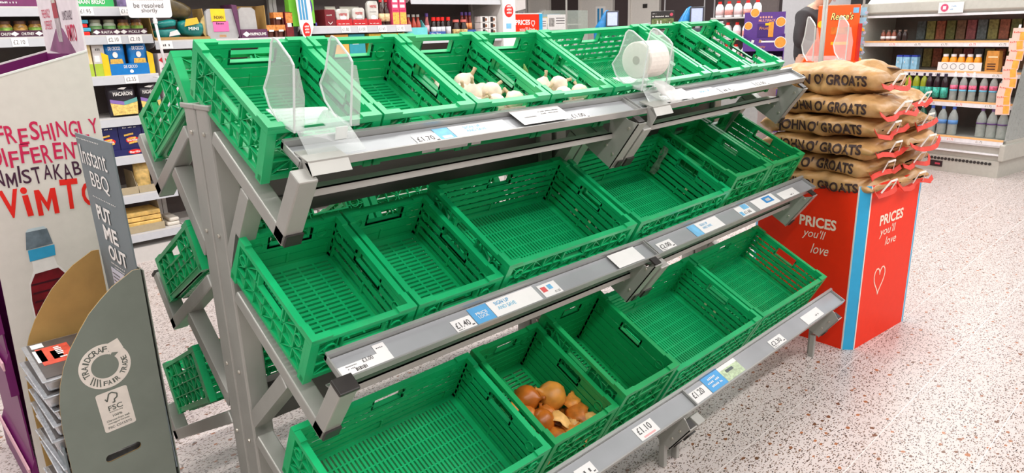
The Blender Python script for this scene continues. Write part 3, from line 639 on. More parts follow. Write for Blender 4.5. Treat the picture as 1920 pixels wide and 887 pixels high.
# ------------------------------------------------------------------ red bin with potato sacks
RED = mat('promo_red', (238, 48, 14), 0.5, var=0.02, spec=0.25)
CYAN = mat('promo_blue', (44, 172, 222), 0.4, var=0.03)
BR = math.radians(-5.5)
BX = Matrix.Translation((2.578, -0.620, 0)) @ Matrix.Rotation(BR, 4, 'Z')
HB = 0.805
t = thing('promo_bin', 'tall red cardboard bin with blue corners reading PRICES you\'ll love', 'bin', (2.85, -0.40, 0))
LB, WB, CH = 0.53, 0.50, 0.036      # along x, along y, chamfer
def bp(x, y, z): return BX @ Vector((x, y, z))
def bdir(x, y, z): return BX.to_3x3() @ Vector((x, y, z))
def panel(a, b, m, nm, ch=None):
    d = (Vector(b)-Vector(a)); n = Vector((-d.y, d.x, 0)).normalized()*0.005
    return MB().obox(a, d, n, (0, 0, HB)).build(nm, m, t)
panel(bp(0, WB, 0), bp(0, 0, 0), RED, 'side_panel'); panel(bp(0, 0, 0), bp(CH, -CH, 0), CYAN, 'corner_strip')
panel(bp(CH, -CH, 0), bp(CH+LB, -CH, 0), RED, 'front_panel'); panel(bp(CH+LB, -CH, 0), bp(2*CH+LB, 0, 0), CYAN, 'corner_strip')
panel(bp(2*CH+LB, 0, 0), bp(2*CH+LB, WB, 0), RED, 'side_panel'); panel(bp(2*CH+LB, WB, 0), bp(CH+LB, WB+CH, 0), CYAN, 'corner_strip')
panel(bp(CH+LB, WB+CH, 0), bp(CH, WB+CH, 0), RED, 'back_panel'); panel(bp(CH, WB+CH, 0), bp(0, WB, 0), CYAN, 'corner_strip')
for a in ((-0.001, 0.0), (CH, -CH-0.001), (CH+LB-0.006, -CH-0.001)):   # white edging lines
    o = bp(a[0], a[1], 0)
    MB().obox(o-bdir(0.0012, 0.0012, 0), bdir(0.006, -0.001, 0) if a[1] < 0 else bdir(0.001, 0.007, 0), bdir(0, 0.002, 0) if a[1] < 0 else bdir(0.002, 0, 0), (0, 0, HB)).build('edge_line', WHITE, t)
for a0, a1, m_ in ((LB-0.020, LB-0.004, CYAN), (LB-0.0225, LB-0.020, WHITE)): MB().obox(bp(CH+a0, -CH-0.0016, 0), bdir(a1-a0, 0, 0), bdir(0, 0.0012, 0), (0, 0, HB)).build('edge_line', m_, t)
R1, UP = bdir(0, -1, 0), Vector((0, 0, 1))
SCR = mat('cream_ink', (246, 226, 206), 0.6, var=0.01)
def on_left(y, z): return bp(0, y, z)
txt('PRICES', on_left(0.275, 0.575), R1, UP, 0.185, 0.052, SCR, t, bold=0.03)
txt("you'll", on_left(0.255, 0.510), R1, UP, 0.105, 0.055, SCR, t, slant=0.25)
txt('love', on_left(0.205, 0.445), R1, UP, 0.085, 0.050, SCR, t, slant=0.25)
R2 = bdir(1, 0, 0)
def on_front(x, z): return bp(CH+x, -CH, z)
txt('PRICES', on_front(0.12, 0.595), R2, UP, 0.24, 0.052, SCR, t, bold=0.03)
txt("you'll", on_front(0.13, 0.530), R2, UP, 0.15, 0.055, SCR, t, slant=0.25)
txt('love', on_front(0.20, 0.485), R2, UP, 0.11, 0.042, SCR, t, slant=0.25)
def stroke(pts, wd_, m, par, org, R, U, lift=0.001, nm='drawn_heart'):
    mb = MB(); R, U = Vector(R), Vector(U); N = R.cross(U)
    for (a, b), (c, d) in zip(pts[:-1], pts[1:]): mb.bar(org+R*a+U*b+N*lift, org+R*c+U*d+N*lift, wd_, 0.0012, up=N)
    return mb.build(nm, m, par)
hp = []
for k in range(25):
    a = math.pi*2*k/24; hp.append((0.055*math.sin(a)**3*1.0, 0.0048*(13*math.cos(a)-5*math.cos(2*a)-2*math.cos(3*a)-math.cos(4*a))))
stroke(hp+[(0.0, 0.02)], 0.006, SCR, t, on_front(0.185, 0.32), R2, UP)
MB().prism([bp(0.01, 0.0, HB-0.07), bp(CH, -CH+0.012, HB-0.07), bp(CH+LB, -CH+0.012, HB-0.07), bp(2*CH+LB-0.012, 0, HB-0.07), bp(2*CH+LB-0.012, WB, HB-0.07), bp(CH+LB, WB+CH-0.012, HB-0.07), bp(CH, WB+CH-0.012, HB-0.07), bp(0.012, WB, HB-0.07)], (0, 0, 0.004)).build('bin_tray', mat('card_brown', (164, 126, 84), 0.8), t)

SACK = mat('brown_paper_sack', (188, 144, 92), 0.42, var=0.18, scale=16, bump=0.7)
SINK = mat('sack_print', (50, 28, 26), 0.6, var=0.05)
STAPE = mat('red_tape', (222, 62, 44), 0.5, var=0.08); HNDL = mat('white_handle', (240, 232, 224), 0.5)
def sack(cx, cy, z0, seed, hgt, label, rz=0.0, text=True, lx=0.33, ly=0.56, cut=0):
    """paper sack lying along y: seam, red tape and handle at its -y end"""
    M = Matrix.Translation((cx, cy, z0)) @ Matrix.Rotation(BR+rz, 4, 'Z')
    t = thing('potato_sack', label, 'sack', (cx, cy, z0), 'brown paper potato sacks piled on the red bin')
    n, k = 44, 40; vs = []
    for j in range(n+1):
        s = j/n; y = (s-0.5)*ly
        e = min(1.0, (min(s, 1-s)/0.20)); e = max(0.0, e); hh = hgt*(0.10+0.90*(1-(1-e)**2)**0.5); ww = lx*(0.90+0.10*e)
        for i in range(k):
            a = 2*math.pi*i/k; ca, sa = math.cos(a), math.sin(a)
            x = ww/2*math.copysign(abs(ca)**0.62, ca); z = hh/2*math.copysign(abs(sa)**0.72, sa)
            p = Vector((x*6, y*7, z*12+seed*5.3)); q = Vector((x*16, y*22+x*10, z*14+seed*2.1))
            d = 0.030*noise.noise(p)+0.014*noise.noise(q)-0.030*abs(noise.noise(Vector((x*9+y*9, y*5-x*6, seed*1.7+z*8))))
            nx, nz = ca, sa
            vs.append((x+nx*d, y+0.006*noise.noise(q+p), hgt/2-0.10*hgt*0+z+nz*d*0.8-0.012*(1-e)))
    fs = [(j*k+i, j*k+(i+1) % k, (j+1)*k+(i+1) % k, (j+1)*k+i) for j in range(n) for i in range(k)]
    fs += [tuple(reversed(range(k))), tuple(n*k+i for i in range(k))]
    mb = MB().add(vs, fs); mb.xf(M); bd = mb.build('paper_body', SACK, t, True)
    bvh = BVHTree.FromPolygons([Vector(v) for v in mb.v], mb.f)
    if text:                                             # print follows the bulging side
        tv, tf = text_geo("JOHN O' GROATS", 0.032); x0 = min(v.x for v in tv); x1 = max(v.x for v in tv); Rm = M.to_3x3()
        out = []; sag = random.Random(seed).uniform(-0.006, 0.006)
        for v in tv:
            s = (v.x-x0)/(x1-x0); yl = 0.165-0.390*s; zl = hgt*0.46+v.y*0.062-0.020+sag*math.sin(s*3)
            best = None
            for ey, ez in ((0, 0), (0.012, 0), (-0.012, 0), (0, 0.008), (0, -0.008)):
                h = bvh.ray_cast(M @ Vector((-0.5, yl+ey, zl+ez)), Rm @ Vector((1, 0, 0)))
                if h[0] and (best is None or h[3] < best): best = h[3]
            out.append(M @ Vector((-0.5+(best if best else 0.5-lx/2)-0.003, yl, zl)))
        me = bpy.data.meshes.new('printed_name'); me.from_pydata([tuple(v) for v in out], [], tf); me.materials.append(SINK); link('printed_name', me, t)
    rr = random.Random(seed*7+1); y_ = -ly/2-0.004; zz = hgt*0.45
    pts = [(-0.155+0.31*i/8, y_-0.004-0.012*math.sin(i*1.3+seed), zz-0.020+0.010*math.sin(i*0.9+seed*2)+(0.022 if i in (0, 8) else 0)) for i in range(9)]
    mb = MB()
    for a, b in zip(pts[:-1], pts[1:]):
        a, b = Vector(a), Vector(b); mb.add([a, b, b+Vector((0, -0.010, -0.020)), a+Vector((0, -0.010, -0.020)), a+Vector((0, 0.003, 0)), b+Vector((0, 0.003, 0)), b+Vector((0, -0.007, -0.021)), a+Vector((0, -0.007, -0.021))],
                                            [(0,1,2,3),(7,6,5,4),(0,4,5,1),(1,5,6,2),(2,6,7,3),(3,7,4,0)])
    mb.xf(M); mb.build('red_tape', STAPE, t)
    hx = rr.uniform(-0.02, 0.03); tl_ = rr.uniform(-0.02, 0.02)
    hpts = [(hx-0.052, y_-0.008, zz-0.022), (hx-0.034+tl_, y_-0.030, zz+0.030), (hx+0.034+tl_, y_-0.030, zz+0.030), (hx+0.050, y_-0.008, zz-0.022)]
    mb = MB()
    for a, b in zip(hpts[:-1], hpts[1:]): mb.bar(a, b, 0.009, 0.003, up=(0, -1, 0.3))
    mb.xf(M); mb.build('carry_handle', HNDL, t)
    return t
ordn = ['lowest', 'second lowest', 'third lowest', 'third from the top', 'second from the top', 'topmost']
LH = [0.748, 0.835, 0.925, 1.015, 1.105, 1.200]
for i in range(6):
    off = [0.0, 0.015, 0.0, -0.005, 0.01, 0.02][i]; dy = [0.0, 0.02, 0.0, 0.01, -0.02, 0.02][i]
    c = bp(0.135+off, 0.235+dy, LH[i]); sack(c.x, c.y, c.z, i+1, 0.098 if i < 5 else 0.145, 'brown paper sack reading JOHN O\' GROATS beside the rack, %s' % ordn[i], rz=[0.03, -0.02, 0.02, 0.04, -0.03, 0.05][i])
for i in range(5):
    off = [0.0, 0.02, -0.01, 0.01, 0.0][i]
    c = bp(0.43+off, 0.225+[0, 0.02, -0.03, 0.0, 0.04][i], LH[i]+0.003*i); sack(c.x, c.y, c.z, i+11, 0.098, 'brown paper sack in the stack nearer the drinks chiller, %s of five' % ['lowest', 'second lowest', 'middle one', 'second from the top', 'topmost'][i], rz=[-0.03, 0.04, -0.06, 0.03, 0.1][i], text=False)
c = bp(0.16, 0.02, 1.318)
tk = thing('sack_docket', 'grey printed paper docket on the topmost potato sack', 'docket', c)
MB().obox(bp(0.20, -0.02, 1.318), bdir(0.07, 0.02, -0.012), bdir(-0.03, 0.10, 0.004), (0, 0, 0.0012)).build('paper', mat('docket_grey', (176, 172, 178), 0.5), tk)
for k in range(3): MB().obox(bp(0.198+0.02*k-0.002, -0.005+0.03*(k % 2), 1.3195-0.0028*k), bdir(0.014, 0.004, -0.0024), bdir(-0.012, 0.04, 0.0016), (0, 0, 0.001)).build('dark_print', mat('docket_ink', (84, 80, 92), 0.6), tk)
# picture cards on the fronts of the garlic crates
for cr, xx in ((top2, 0.10), (top3, 0.06)):
    pc = tag(MB().box(0, -0.0012, 0, 0.10, -0.0004, 0.055).build('picture_card', mat('garlic_picture', (238, 228, 206), 0.6, var=0.12, scale=60)), 'pale picture card on the front of the top shelf crate %s' % ('holding the garlic heap' if cr is top2 else 'with the green leaf'), 'label', LG); on_crate(pc, cr, xx, -0.001, 0.072)
# second bag holder on a grey pole behind the sacks
pl = thing('holder_pole', 'thin grey upright pole behind the potato sacks', 'pole', (3.22, -0.12, 0))
MB().tube([(3.22, -0.12, 0.01), (3.23, -0.11, 2.2)], 0.013, 12).build('tube', STEEL, pl, True); MB().lathe([(0.12, 0), (0.12, 0.008), (0.02, 0.016)], (3.22, -0.12, 0), 20).build('foot_plate', STEEL, pl)
Mh = Matrix.Translation((3.22, -0.07, 1.318)) @ Matrix.Rotation(math.radians(-45), 4, 'Z') @ Matrix.Scale(1.25, 4)
bag_holder('empty clear acrylic bag holder fixed to the pole behind the sacks', Mh)
# ------------------------------------------------------------------ purple drink display at the left edge
UPZ = Vector((0, 0, 1)); XR = Vector((1, 0, 0)); YL = Vector((0, -1, 0))
PURP = mat('display_purple', (110, 12, 92), 0.45, var=0.05); CARDW = mat('display_offwhite', (222, 212, 204), 0.5, var=0.03)
CRIM = mat('crimson_ink', (206, 22, 78), 0.5); PLUM = mat('plum_ink', (66, 20, 52), 0.5); REDI = mat('red_ink', (232, 30, 20), 0.45)
PINKT = mat('pink_trim', (226, 176, 186), 0.5)
t = thing('drink_display', 'tall white and purple cardboard drink display reading VIMTO', 'display stand', (-0.24, 1.15, 0))
side = [(-0.448, 0.0), (-0.055, 0.0), (-0.055, 1.496), (-0.405, 1.405)]
s1 = MB().prism([(x, 0.90, z) for x, z in side], (0, 0.006, 0)).build('side_panel', CARDW, t)
MB().prism([(x, 0.907, z) for x, z in side], (0, 0.003, 0)).build('inner_face', PURP, s1)
MB().prism([(x, 0.899, z) for x, z in ((-0.405, 1.405), (-0.055, 1.496), (-0.055, 1.502), (-0.405, 1.411))], (0, 0.008, 0)).build('white_edge', WHITE, s1)
s2 = MB().prism([(x, 1.434, z) for x, z in side], (0, 0.006, 0)).build('side_panel', CARDW, t)
MB().prism([(x, 1.430, z) for x, z in side], (0, 0.003, 0)).build('inner_face', PURP, s2)
MB().prism([(x, 1.432, z) for x, z in ((-0.405, 1.405), (-0.055, 1.496), (-0.055, 1.502), (-0.405, 1.411))], (0, 0.008, 0)).build('white_edge', WHITE, s2)
MB().box(-0.061, 0.912, 0, -0.056, 1.429, 1.49).build('back_panel', PURP, t)
MB().box(-0.40, 0.912, 1.20, -0.062, 1.429, 1.205).build('top_shelf', PURP, t)
for z0 in (0.0, 0.40, 0.62):
    lp = MB().prism([(-0.470, 0.905, z0), (-0.470, 0.905, z0+0.10), (-0.446, 0.905, z0+0.16), (-0.446, 0.905, z0)], (0, 0.53, 0)).build('front_lip', PURP, t)
    MB().box(-0.473, 0.903, z0+0.096, -0.468, 1.436, z0+0.125).build('pink_trim', PINKT, lp)
MB().box(-0.452, 0.912, 0.0, -0.447, 1.429, 0.62).build('front_panel', PURP, t)
F = lambda x, z: Vector((x, 0.90, z))
def wobble(s, x0, x1, z, h, m, bold, amp=0.006):
    """playful lettering, each letter a little up or down"""
    n = len(s); ws = [0.26 if c == 'I' else 0.36 if c == 'i' else (1.15 if c in 'MN' else 1.0) for c in s]; tot = sum(ws)+0.22*(n-1); u = (x1-x0)/tot; x = x0
    for i, c in enumerate(s):
        dz = amp*math.sin(i*2.1+1); a = 0.06*math.sin(i*1.7)
        if c == 'M':                   # heavy M drawn as an outline
            k_ = 0.16+bold*3; W2, H2 = ws[i]*u, h*(1+0.10*math.sin(i*2.7)); q = [(0, 0), (k_, 0), (k_, 0.62), (0.5, 0.12), (1-k_, 0.62), (1-k_, 0), (1, 0), (1, 1), (1-k_, 1), (0.5, 0.48), (k_, 1), (0, 1)]
            poly(F(x, z+dz), Vector((math.cos(a), 0, math.sin(a))), Vector((-math.sin(a), 0, math.cos(a))), [(W2*e, H2*f_) for e, f_ in q], m, t, 'lettering', lift=0.0008); x += (ws[i]+0.22)*u; continue
        txt(c, F(x, z+dz), Vector((math.cos(a), 0, math.sin(a))), Vector((-math.sin(a), 0, math.cos(a))), ws[i]*u, h*(1+0.10*math.sin(i*2.7)), m, t, bold=bold); x += (ws[i]+0.22)*u
wobble('FRESHINGLY', -0.354, -0.064, 1.226, 0.054, CRIM, 0.012)
wobble('DIFFERENT', -0.372, -0.118, 1.157, 0.056, CRIM, 0.012)
wobble('UNMISTAKABLY', -0.410, -0.080, 1.096, 0.050, PLUM, 0.008)
wobble('ViMTO', -0.378, -0.098, 0.990, 0.092, REDI, 0.026, 0.004)
# printed bottle
B = Vector((-0.296, 0.90, 0.62))
def bprint(pts, m, lift): poly(B, XR, UPZ, pts, m, t, lift=lift)
bprint([(-0.055, -0.20), (0.062, -0.20), (0.072, 0.0), (0.072, 0.09), (0.064, 0.15), (0.034, 0.195), (0.028, 0.226), (-0.034, 0.222), (-0.036, 0.19), (-0.055, 0.15), (-0.062, 0.09), (-0.062, 0.0)], mat('bottle_print_white', (236, 228, 224), 0.5), 0.0006)
bprint([(-0.052, -0.19), (0.058, -0.19), (0.066, 0.0), (0.066, 0.09), (0.056, 0.150), (0.034, 0.184), (-0.034, 0.178), (-0.052, 0.145), (-0.058, 0.09), (-0.058, 0.0)], mat('bottle_print_red', (112, 16, 28), 0.3, var=0.5, scale=22), 0.0011)
for zz in (0.02, 0.05, 0.08, 0.11, 0.14):
    bprint([(-0.052, zz), (0.058, zz+0.004), (0.060, zz+0.010), (-0.050, zz+0.006)], mat('bottle_print_dark', (64, 10, 26), 0.3), 0.0016)
bprint([(-0.050, -0.06), (0.060, -0.06), (0.062, -0.005), (-0.054, -0.012)], mat('bottle_print_purple', (104, 24, 100), 0.4), 0.0017)
bprint([(-0.040, 0.222), (0.034, 0.228), (0.037, 0.264), (-0.039, 0.260)], mat('bottle_print_cyan', (52, 158, 202), 0.4), 0.0011)
bprint([(-0.043, 0.262), (0.034, 0.268), (0.026, 0.322), (-0.034, 0.320)], mat('bottle_print_grey', (106, 118, 128), 0.35, var=0.3), 0.0012)
bprint([(-0.034, 0.320), (0.026, 0.322), (0.018, 0.331), (-0.026, 0.330)], mat('bottle_print_pale', (196, 208, 214), 0.4), 0.0013)
txt('VIMTO', B+Vector((0.0, 0, -0.045)), XR, UPZ, 0.045, 0.014, WINK, t, lift=0.003)
# header card
hd = MB().box(-0.058, 0.905, 1.46, -0.052, 1.435, 1.95).build('header_card', mat('header_white', (238, 226, 230), 0.5), t)
H = lambda y, z: Vector((-0.058, y, z))
poly(H(1.18, 1.50), YL, UPZ, [(-0.19, 0.0), (0.19, -0.025), (0.045, 0.075), (-0.045, 0.075)], mat('header_plum', (150, 90, 130), 0.4, var=0.25, scale=12), hd, lift=0.001)
poly(H(1.18, 1.575), YL, UPZ, [(-0.03, 0.10), (0.035, 0.10), (0.14, 0.30), (-0.13, 0.30)], mat('header_plum', (150, 90, 130)), hd, lift=0.001)
poly(H(1.18, 1.53), YL, UPZ, [(-0.03, 0.0), (0.025, 0.0), (0.032, 0.06), (0.026, 0.12), (-0.028, 0.12), (-0.034, 0.06)], mat('header_bottle', (190, 176, 178), 0.3, var=0.3, scale=60), hd, lift=0.0018)
poly(H(1.18, 1.62), YL, UPZ, [(-0.034, -0.01), (0.032, -0.01), (0.026, 0.05), (-0.030, 0.05)], mat('header_red', (176, 26, 50), 0.3), hd, lift=0.0026)
poly(H(1.18, 1.66), YL, UPZ, [(-0.022, 0.0), (0.022, 0.0), (0.016, 0.16), (-0.014, 0.16)], mat('header_neck', (210, 204, 190), 0.3, var=0.2), hd, lift=0.0030)
poly(H(1.18, 1.74), YL, UPZ, [(-0.016, 0.0), (0.018, 0.0), (0.018, 0.07), (-0.016, 0.07)], mat('header_gold', (214, 186, 110), 0.4), hd, lift=0.0034)
txt('FRESHINGLY', H(1.385, 1.615), YL, UPZ, 0.12, 0.030, CRIM, hd); txt('DIFFERENT', H(1.375, 1.575), YL, UPZ, 0.11, 0.030, CRIM, hd)
txt('UNMISTAKABLY', H(1.105, 1.600), YL, UPZ, 0.13, 0.030, PLUM, hd); txt('ViMTO', H(1.09, 1.530), YL, UPZ, 0.12, 0.055, CRIM, hd, bold=0.02)

# ------------------------------------------------------------------ barbecue display
GREYC = mat('display_grey_green', (126, 132, 122), 0.6, var=0.05, scale=14); GREYH = mat('header_blue_grey', (118, 128, 132), 0.6, var=0.04, scale=14)
KRAFT = mat('kraft_board', (184, 146, 84), 0.75, var=0.07, scale=20)
t = thing('barbecue_display', 'grey cardboard stand of instant barbecues with a tall header card', 'display stand', (-0.32, 0.42, 0))
prof = [(-0.190, 0.0), (-0.186, 0.925), (-0.205, 0.926), (-0.226, 0.914), (-0.262, 0.894), (-0.293, 0.868), (-0.328, 0.835), (-0.356, 0.798), (-0.386, 0.754), (-0.409, 0.709), (-0.426, 0.660), (-0.436, 0.611), (-0.442, 0.540), (-0.442, 0.0)]
hole = [(0.048*math.copysign(1, math.cos(a))*0.72+0.012*math.cos(a), 0.012*math.sin(a)) for a in [2*math.pi*(k+0.5)/16 for k in range(16)]]
hole = [(-0.313+a, 0.413+b+0.10*a) for a, b in hole]
sp = MB().holed([(x, 0.250, z) for x, z in prof], [(x, 0.250, z) for x, z in hole], (0, 0.0025, 0)).build('side_panel', GREYC, t)
MB().holed([(x, 0.2526, z) for x, z in prof], [(x, 0.2526, z) for x, z in hole], (0, 0.003, 0)).build('inner_liner', KRAFT, sp)
sp2 = MB().prism([(x-0.014, 0.600, z-0.012) for x, z in prof], (0, 0.0025, 0)).build('side_panel', GREYC, t)
MB().prism([(x-0.014, 0.597, z-0.012) for x, z in prof], (0, 0.003, 0)).build('inner_liner', KRAFT, sp2)
MB().prism([(-0.445, 0.262, 0.0), (-0.449, 0.262, 0.0), (-0.449, 0.262, 0.48), (-0.445, 0.262, 0.48)], (0, 0.10, 0)).build('front_flap', GREYH, t)
hd = MB().prism([(-0.186, 0.252, 0.30), (-0.186, 0.598, 0.30), (-0.200, 0.606, 1.272), (-0.200, 0.258, 1.272)], (0.004, 0, 0)).build('header_card', GREYH, t)
MB().box(-0.181, 0.252, 0.0, -0.178, 0.598, 0.92).build('back_panel', GREYC, t)
Hd = lambda y, z: Vector((-0.200+0.014*(1.272-z)/0.97-0.0015, y, z))
hu = Vector((-0.0144, 0, 1)).normalized()
for (s, ya, yb, z, h, b) in (('Instant', 0.575, 0.330, 1.185, 0.058, 0.0), ('BBQ', 0.520, 0.350, 1.115, 0.054, 0.0), ('PUT', 0.530, 0.395, 1.022, 0.047, 0.03), ('ME', 0.500, 0.370, 0.966, 0.046, 0.03), ('OUT', 0.490, 0.325, 0.908, 0.046, 0.03)):
    txt(s, Hd(ya, z), YL, hu, ya-yb, h, WINK, hd, bold=b)
for z, y0 in ((1.258, 0.585), (1.090, 0.540)):
    for k in range(14): patch(Hd(y0-0.016*k, z), YL, hu, 0.006, 0.003, WINK, hd, 'dot')
txt('Best when used outdoors', Hd(0.49, 0.893), YL, hu, 0.13, 0.006, WINK, hd); txt('light and leave', Hd(0.47, 0.882), YL, hu, 0.10, 0.006, WINK, hd)
patch(Hd(0.500, 0.800), YL, hu, 0.125, 0.080, mat('notice_paper', (206, 206, 220), 0.6), hd, 'notice', lift=0.002)
for k in range(5): patch(Hd(0.490, 0.815+0.012*k), YL, hu, 0.07, 0.003, INK, hd, 'notice_line', lift=0.003)
# printed ring logo and certificate
L0 = lambda x, z: Vector((x, 0.25, z))
LOGO = mat('logo_cream', (240, 228, 218), 0.6); GINK = mat('grey_green_ink', (96, 100, 92), 0.6)
cx, cz = -0.316, 0.680
mb = MB(); n = 40; pts = [math.radians(62+ (360-24)*k/n) for k in range(n+1)]
for a0, a1 in zip(pts[:-1], pts[1:]):
    q = [L0(cx+r*math.cos(a), cz+r*math.sin(a))-Vector((0, 0.0006, 0)) for r, a in ((0.034, a0), (0.064, a0), (0.064, a1), (0.034, a1))]; mb.prism(q, (0, -0.0004, 0))
mb.build('ring_logo', LOGO, sp)
poly(L0(cx, cz), XR, UPZ, [(0.012, 0.060), (0.042, 0.070), (0.052, 0.040), (0.047, 0.028), (0.022, 0.034), (0.018, 0.028)], LOGO, sp, 'arrow_head', lift=0.0012)
for k in range(4):
    a = math.radians(214+9*k); stroke([(0.038*math.cos(a), 0.038*math.sin(a)), (0.058*math.cos(a+0.15), 0.058*math.sin(a+0.15))], 0.0028, GINK, sp, L0(cx, cz), XR, UPZ, lift=0.0016, nm='hand_line')
def arc_text(s, a0, a1, r, h, inward=False):
    for i, c in enumerate(s):
        a = math.radians(a0+(a1-a0)*i/(len(s)-1)); rd = Vector((math.cos(a), 0, math.sin(a))); tg = Vector((math.sin(a), 0, -math.cos(a)))
        if inward: rd, tg = -rd, -tg
        if c == ' ': continue
        wd_ = h*(0.3 if c == 'I' else 0.75); p = L0(cx, cz)+(-rd if inward else rd)*r-rd*h/2-tg*wd_/2
        txt(c, p, tg, rd, wd_, h, GINK, sp, bold=0.02, lift=0.0014)
arc_text('TRAIDCRAFT', 196, 68, 0.049, 0.016); arc_text('FAIR TRADE', 262, 372, 0.049, 0.014, True)
pr, pu = Vector((0.992, 0, 0.06)).normalized(), Vector((-0.06, 0, 0.992)).normalized()
patch(L0(-0.347, 0.487), pr, pu, 0.080, 0.118, LOGO, sp, 'certificate', r=0.006)
C0 = lambda a, b: L0(-0.347, 0.487)+pr*a+pu*b
stroke([(0.020, 0.098), (0.024, 0.090), (0.032, 0.110), (0.040, 0.112), (0.052, 0.104), (0.050, 0.094), (0.042, 0.090), (0.042, 0.082), (0.036, 0.082)], 0.003, GINK, sp, C0(0, 0), pr, pu, lift=0.002, nm='tick_tree')
for s, a, b, w_, h_ in (('FSC', 0.022, 0.060, 0.036, 0.015), ('www.fsc.org', 0.022, 0.053, 0.034, 0.005), ('100%', 0.028, 0.040, 0.024, 0.007), ('Charcoal from well-', 0.010, 0.029, 0.060, 0.006), ('managed forests', 0.012, 0.020, 0.054, 0.006), ('FSC C015372', 0.010, 0.008, 0.060, 0.007)):
    txt(s, C0(a, b), pr, pu, w_, h_, GINK, sp, bold=0.015, lift=0.0016)
# barbecue packs
FOIL = mat('foil_tray', (196, 198, 202), 0.25, 0.7, var=0.2, scale=50); SLV = mat('sleeve_dark', (84, 78, 76), 0.35, var=0.2); SLR = mat('sleeve_red', (222, 84, 64), 0.4, var=0.3, scale=30)
for i in range(15):
    z = 0.030+0.0435*i; jx = 0.006*math.sin(i*2.3); lb = 'foil instant barbecue pack in the grey stand, %s of the stack' % (['topmost', 'second from the top', 'third from the top', 'fourth from the top', 'fifth from the top', 'sixth from the top', 'seventh from the top', 'eighth from the top'][14-i] if i > 6 else ['lowest', 'second lowest', 'third lowest', 'fourth lowest', 'fifth lowest', 'sixth lowest', 'seventh lowest'][i])
    t2 = thing('barbecue_pack', lb, 'barbecue', (-0.33, 0.42, z), 'instant barbecue packs in the grey stand')
    Mp = Matrix.Translation((-0.335+jx, 0.425, z)) @ Matrix.Rotation(0.03*math.sin(i*1.7), 4, 'Z')
    b = MB(); o1 = [(-0.120, -0.150), (0.120, -0.150), (0.120, 0.150), (-0.120, 0.150)]
    k8 = [(x*0.93, y*0.94, 0.0) for x, y in o1]+[(x, y, 0.034) for x, y in o1]
    b.add(k8, [(0,3,2,1),(4,5,6,7),(0,1,5,4),(1,2,6,5),(2,3,7,6),(3,0,4,7)]); b.xf(Mp); b.build('foil_tray', FOIL, t2, bevel=0.006)
    b = MB().box(-0.124, -0.154, 0.033, 0.124, 0.154, 0.038); b.xf(Mp); b.build('rim', FOIL, t2, bevel=0.003)
    b = MB().box(-0.112, -0.140, 0.038, 0.116, 0.142, 0.0405); b.xf(Mp); sl = b.build('sleeve', SLV, t2)
    if i == 14:
        for (x0, y0, x1, y1, m, nm) in ((-0.10, -0.05, -0.02, 0.09, SLR, 'flame_print'), (-0.105, 0.10, -0.075, 0.135, PAPER, 'label'), (-0.108, -0.02, -0.085, 0.08, PAPER, 'label'), (-0.07, -0.02, -0.045, 0.05, PAPER, 'label'), (-0.01, -0.12, 0.06, 0.04, SLR, 'flame_print')):
            b = MB().box(x0, y0, 0.0405, x1, y1, 0.0412); b.xf(Mp); b.build(nm, m, sl)
        txt('INSTANT', Mp @ Vector((-0.06, 0.075, 0.0405)), YL, Vector((1, 0, 0)), 0.10, 0.022, WINK, sl, bold=0.02)
# ------------------------------------------------------------------ grocery shelving
SHW = mat('shelf_cream', (214, 210, 206), 0.4, 0.1, var=0.03); RAIL = mat('price_rail_grey', (186, 186, 190), 0.35, var=0.03); SHB = mat('shelf_back_shaded', (92, 82, 80), 0.6, var=0.06)  # shelf back grey is darkened: shade between the shelves put into its colour
YF = 3.55
def bay(label, x0, x1, zs, top=2.35, ends=True):
    t = thing('grocery_shelving', label, 'shelving', ((x0+x1)/2, 3.8, 0), 'grocery shelving bays along the far aisle')
    MB().box(x0, 4.00, 0.0, x1, 4.03, top).build('back_panel', SHB, t)
    MB().box(x0+0.01, YF+0.01, 0.0, x1-0.01, 4.0, 0.11).build('plinth', SHW, t)
    for xx in (x0, x1-0.03): MB().box(xx, 3.96, 0.0, xx+0.03, 4.0, top).build('upright', SHW, t)
    for z in zs:
        s = MB().box(x0+0.004, YF+0.004, z-0.004, x1-0.004, 4.0, z+0.012).build('shelf', SHW, t)
        MB().prism([(x0+0.002, YF+0.006, z+0.014), (x0+0.002, YF-0.006, z-0.046), (x0+0.002, YF+0.002, z-0.046), (x0+0.002, YF+0.012, z+0.014)], (x1-x0-0.004, 0, 0)).build('price_rail', RAIL, s)
        for xx in (x0+0.006, x1-0.012): MB().prism([(xx, YF+0.02, z-0.005), (xx, 3.98, z-0.005), (xx, 3.98, z-0.09), (xx, YF+0.06, z-0.03)], (0.004, 0, 0)).build('bracket', SHW, s)
    return t
bay('cream grocery shelving bay with pasta, jars and naan bread', -0.30, 1.025, [1.735, 1.556, 1.295, 1.018, 0.755, 0.482, 0.200])
bay('cream grocery shelving bay behind the near end of the rack with poppadoms', 1.03, 2.125, [1.80+0.23, 1.512, 1.12, 0.80, 0.50, 0.20])
bay('cream grocery shelving bay with red noodle pouches and sauces', 2.13, 3.215, [2.05, 1.588, 1.36, 1.00, 0.62, 0.20])
bay('cream grocery shelving bay with soy sauce bottles at the aisle end', 3.22, 4.31, [1.820, 1.480, 1.15, 0.85, 0.50, 0.20])
bay('cream grocery shelving bay partly hidden by the drink display', -1.63, -0.305, [1.735, 1.556, 1.295, 1.018, 0.755, 0.482, 0.200])
ep = thing('end_panel', 'white end panel of the grocery aisle with a red round sign', 'end panel', (4.40, 3.8, 0))
MB().box(4.315, YF-0.02, 0, 4.49, 4.05, 2.35).build('panel', WHITE, ep)
poly((4.40, YF-0.02, 1.715), XR, UPZ, disc(0, 0, 0.062), REDI, ep, 'round_sign')
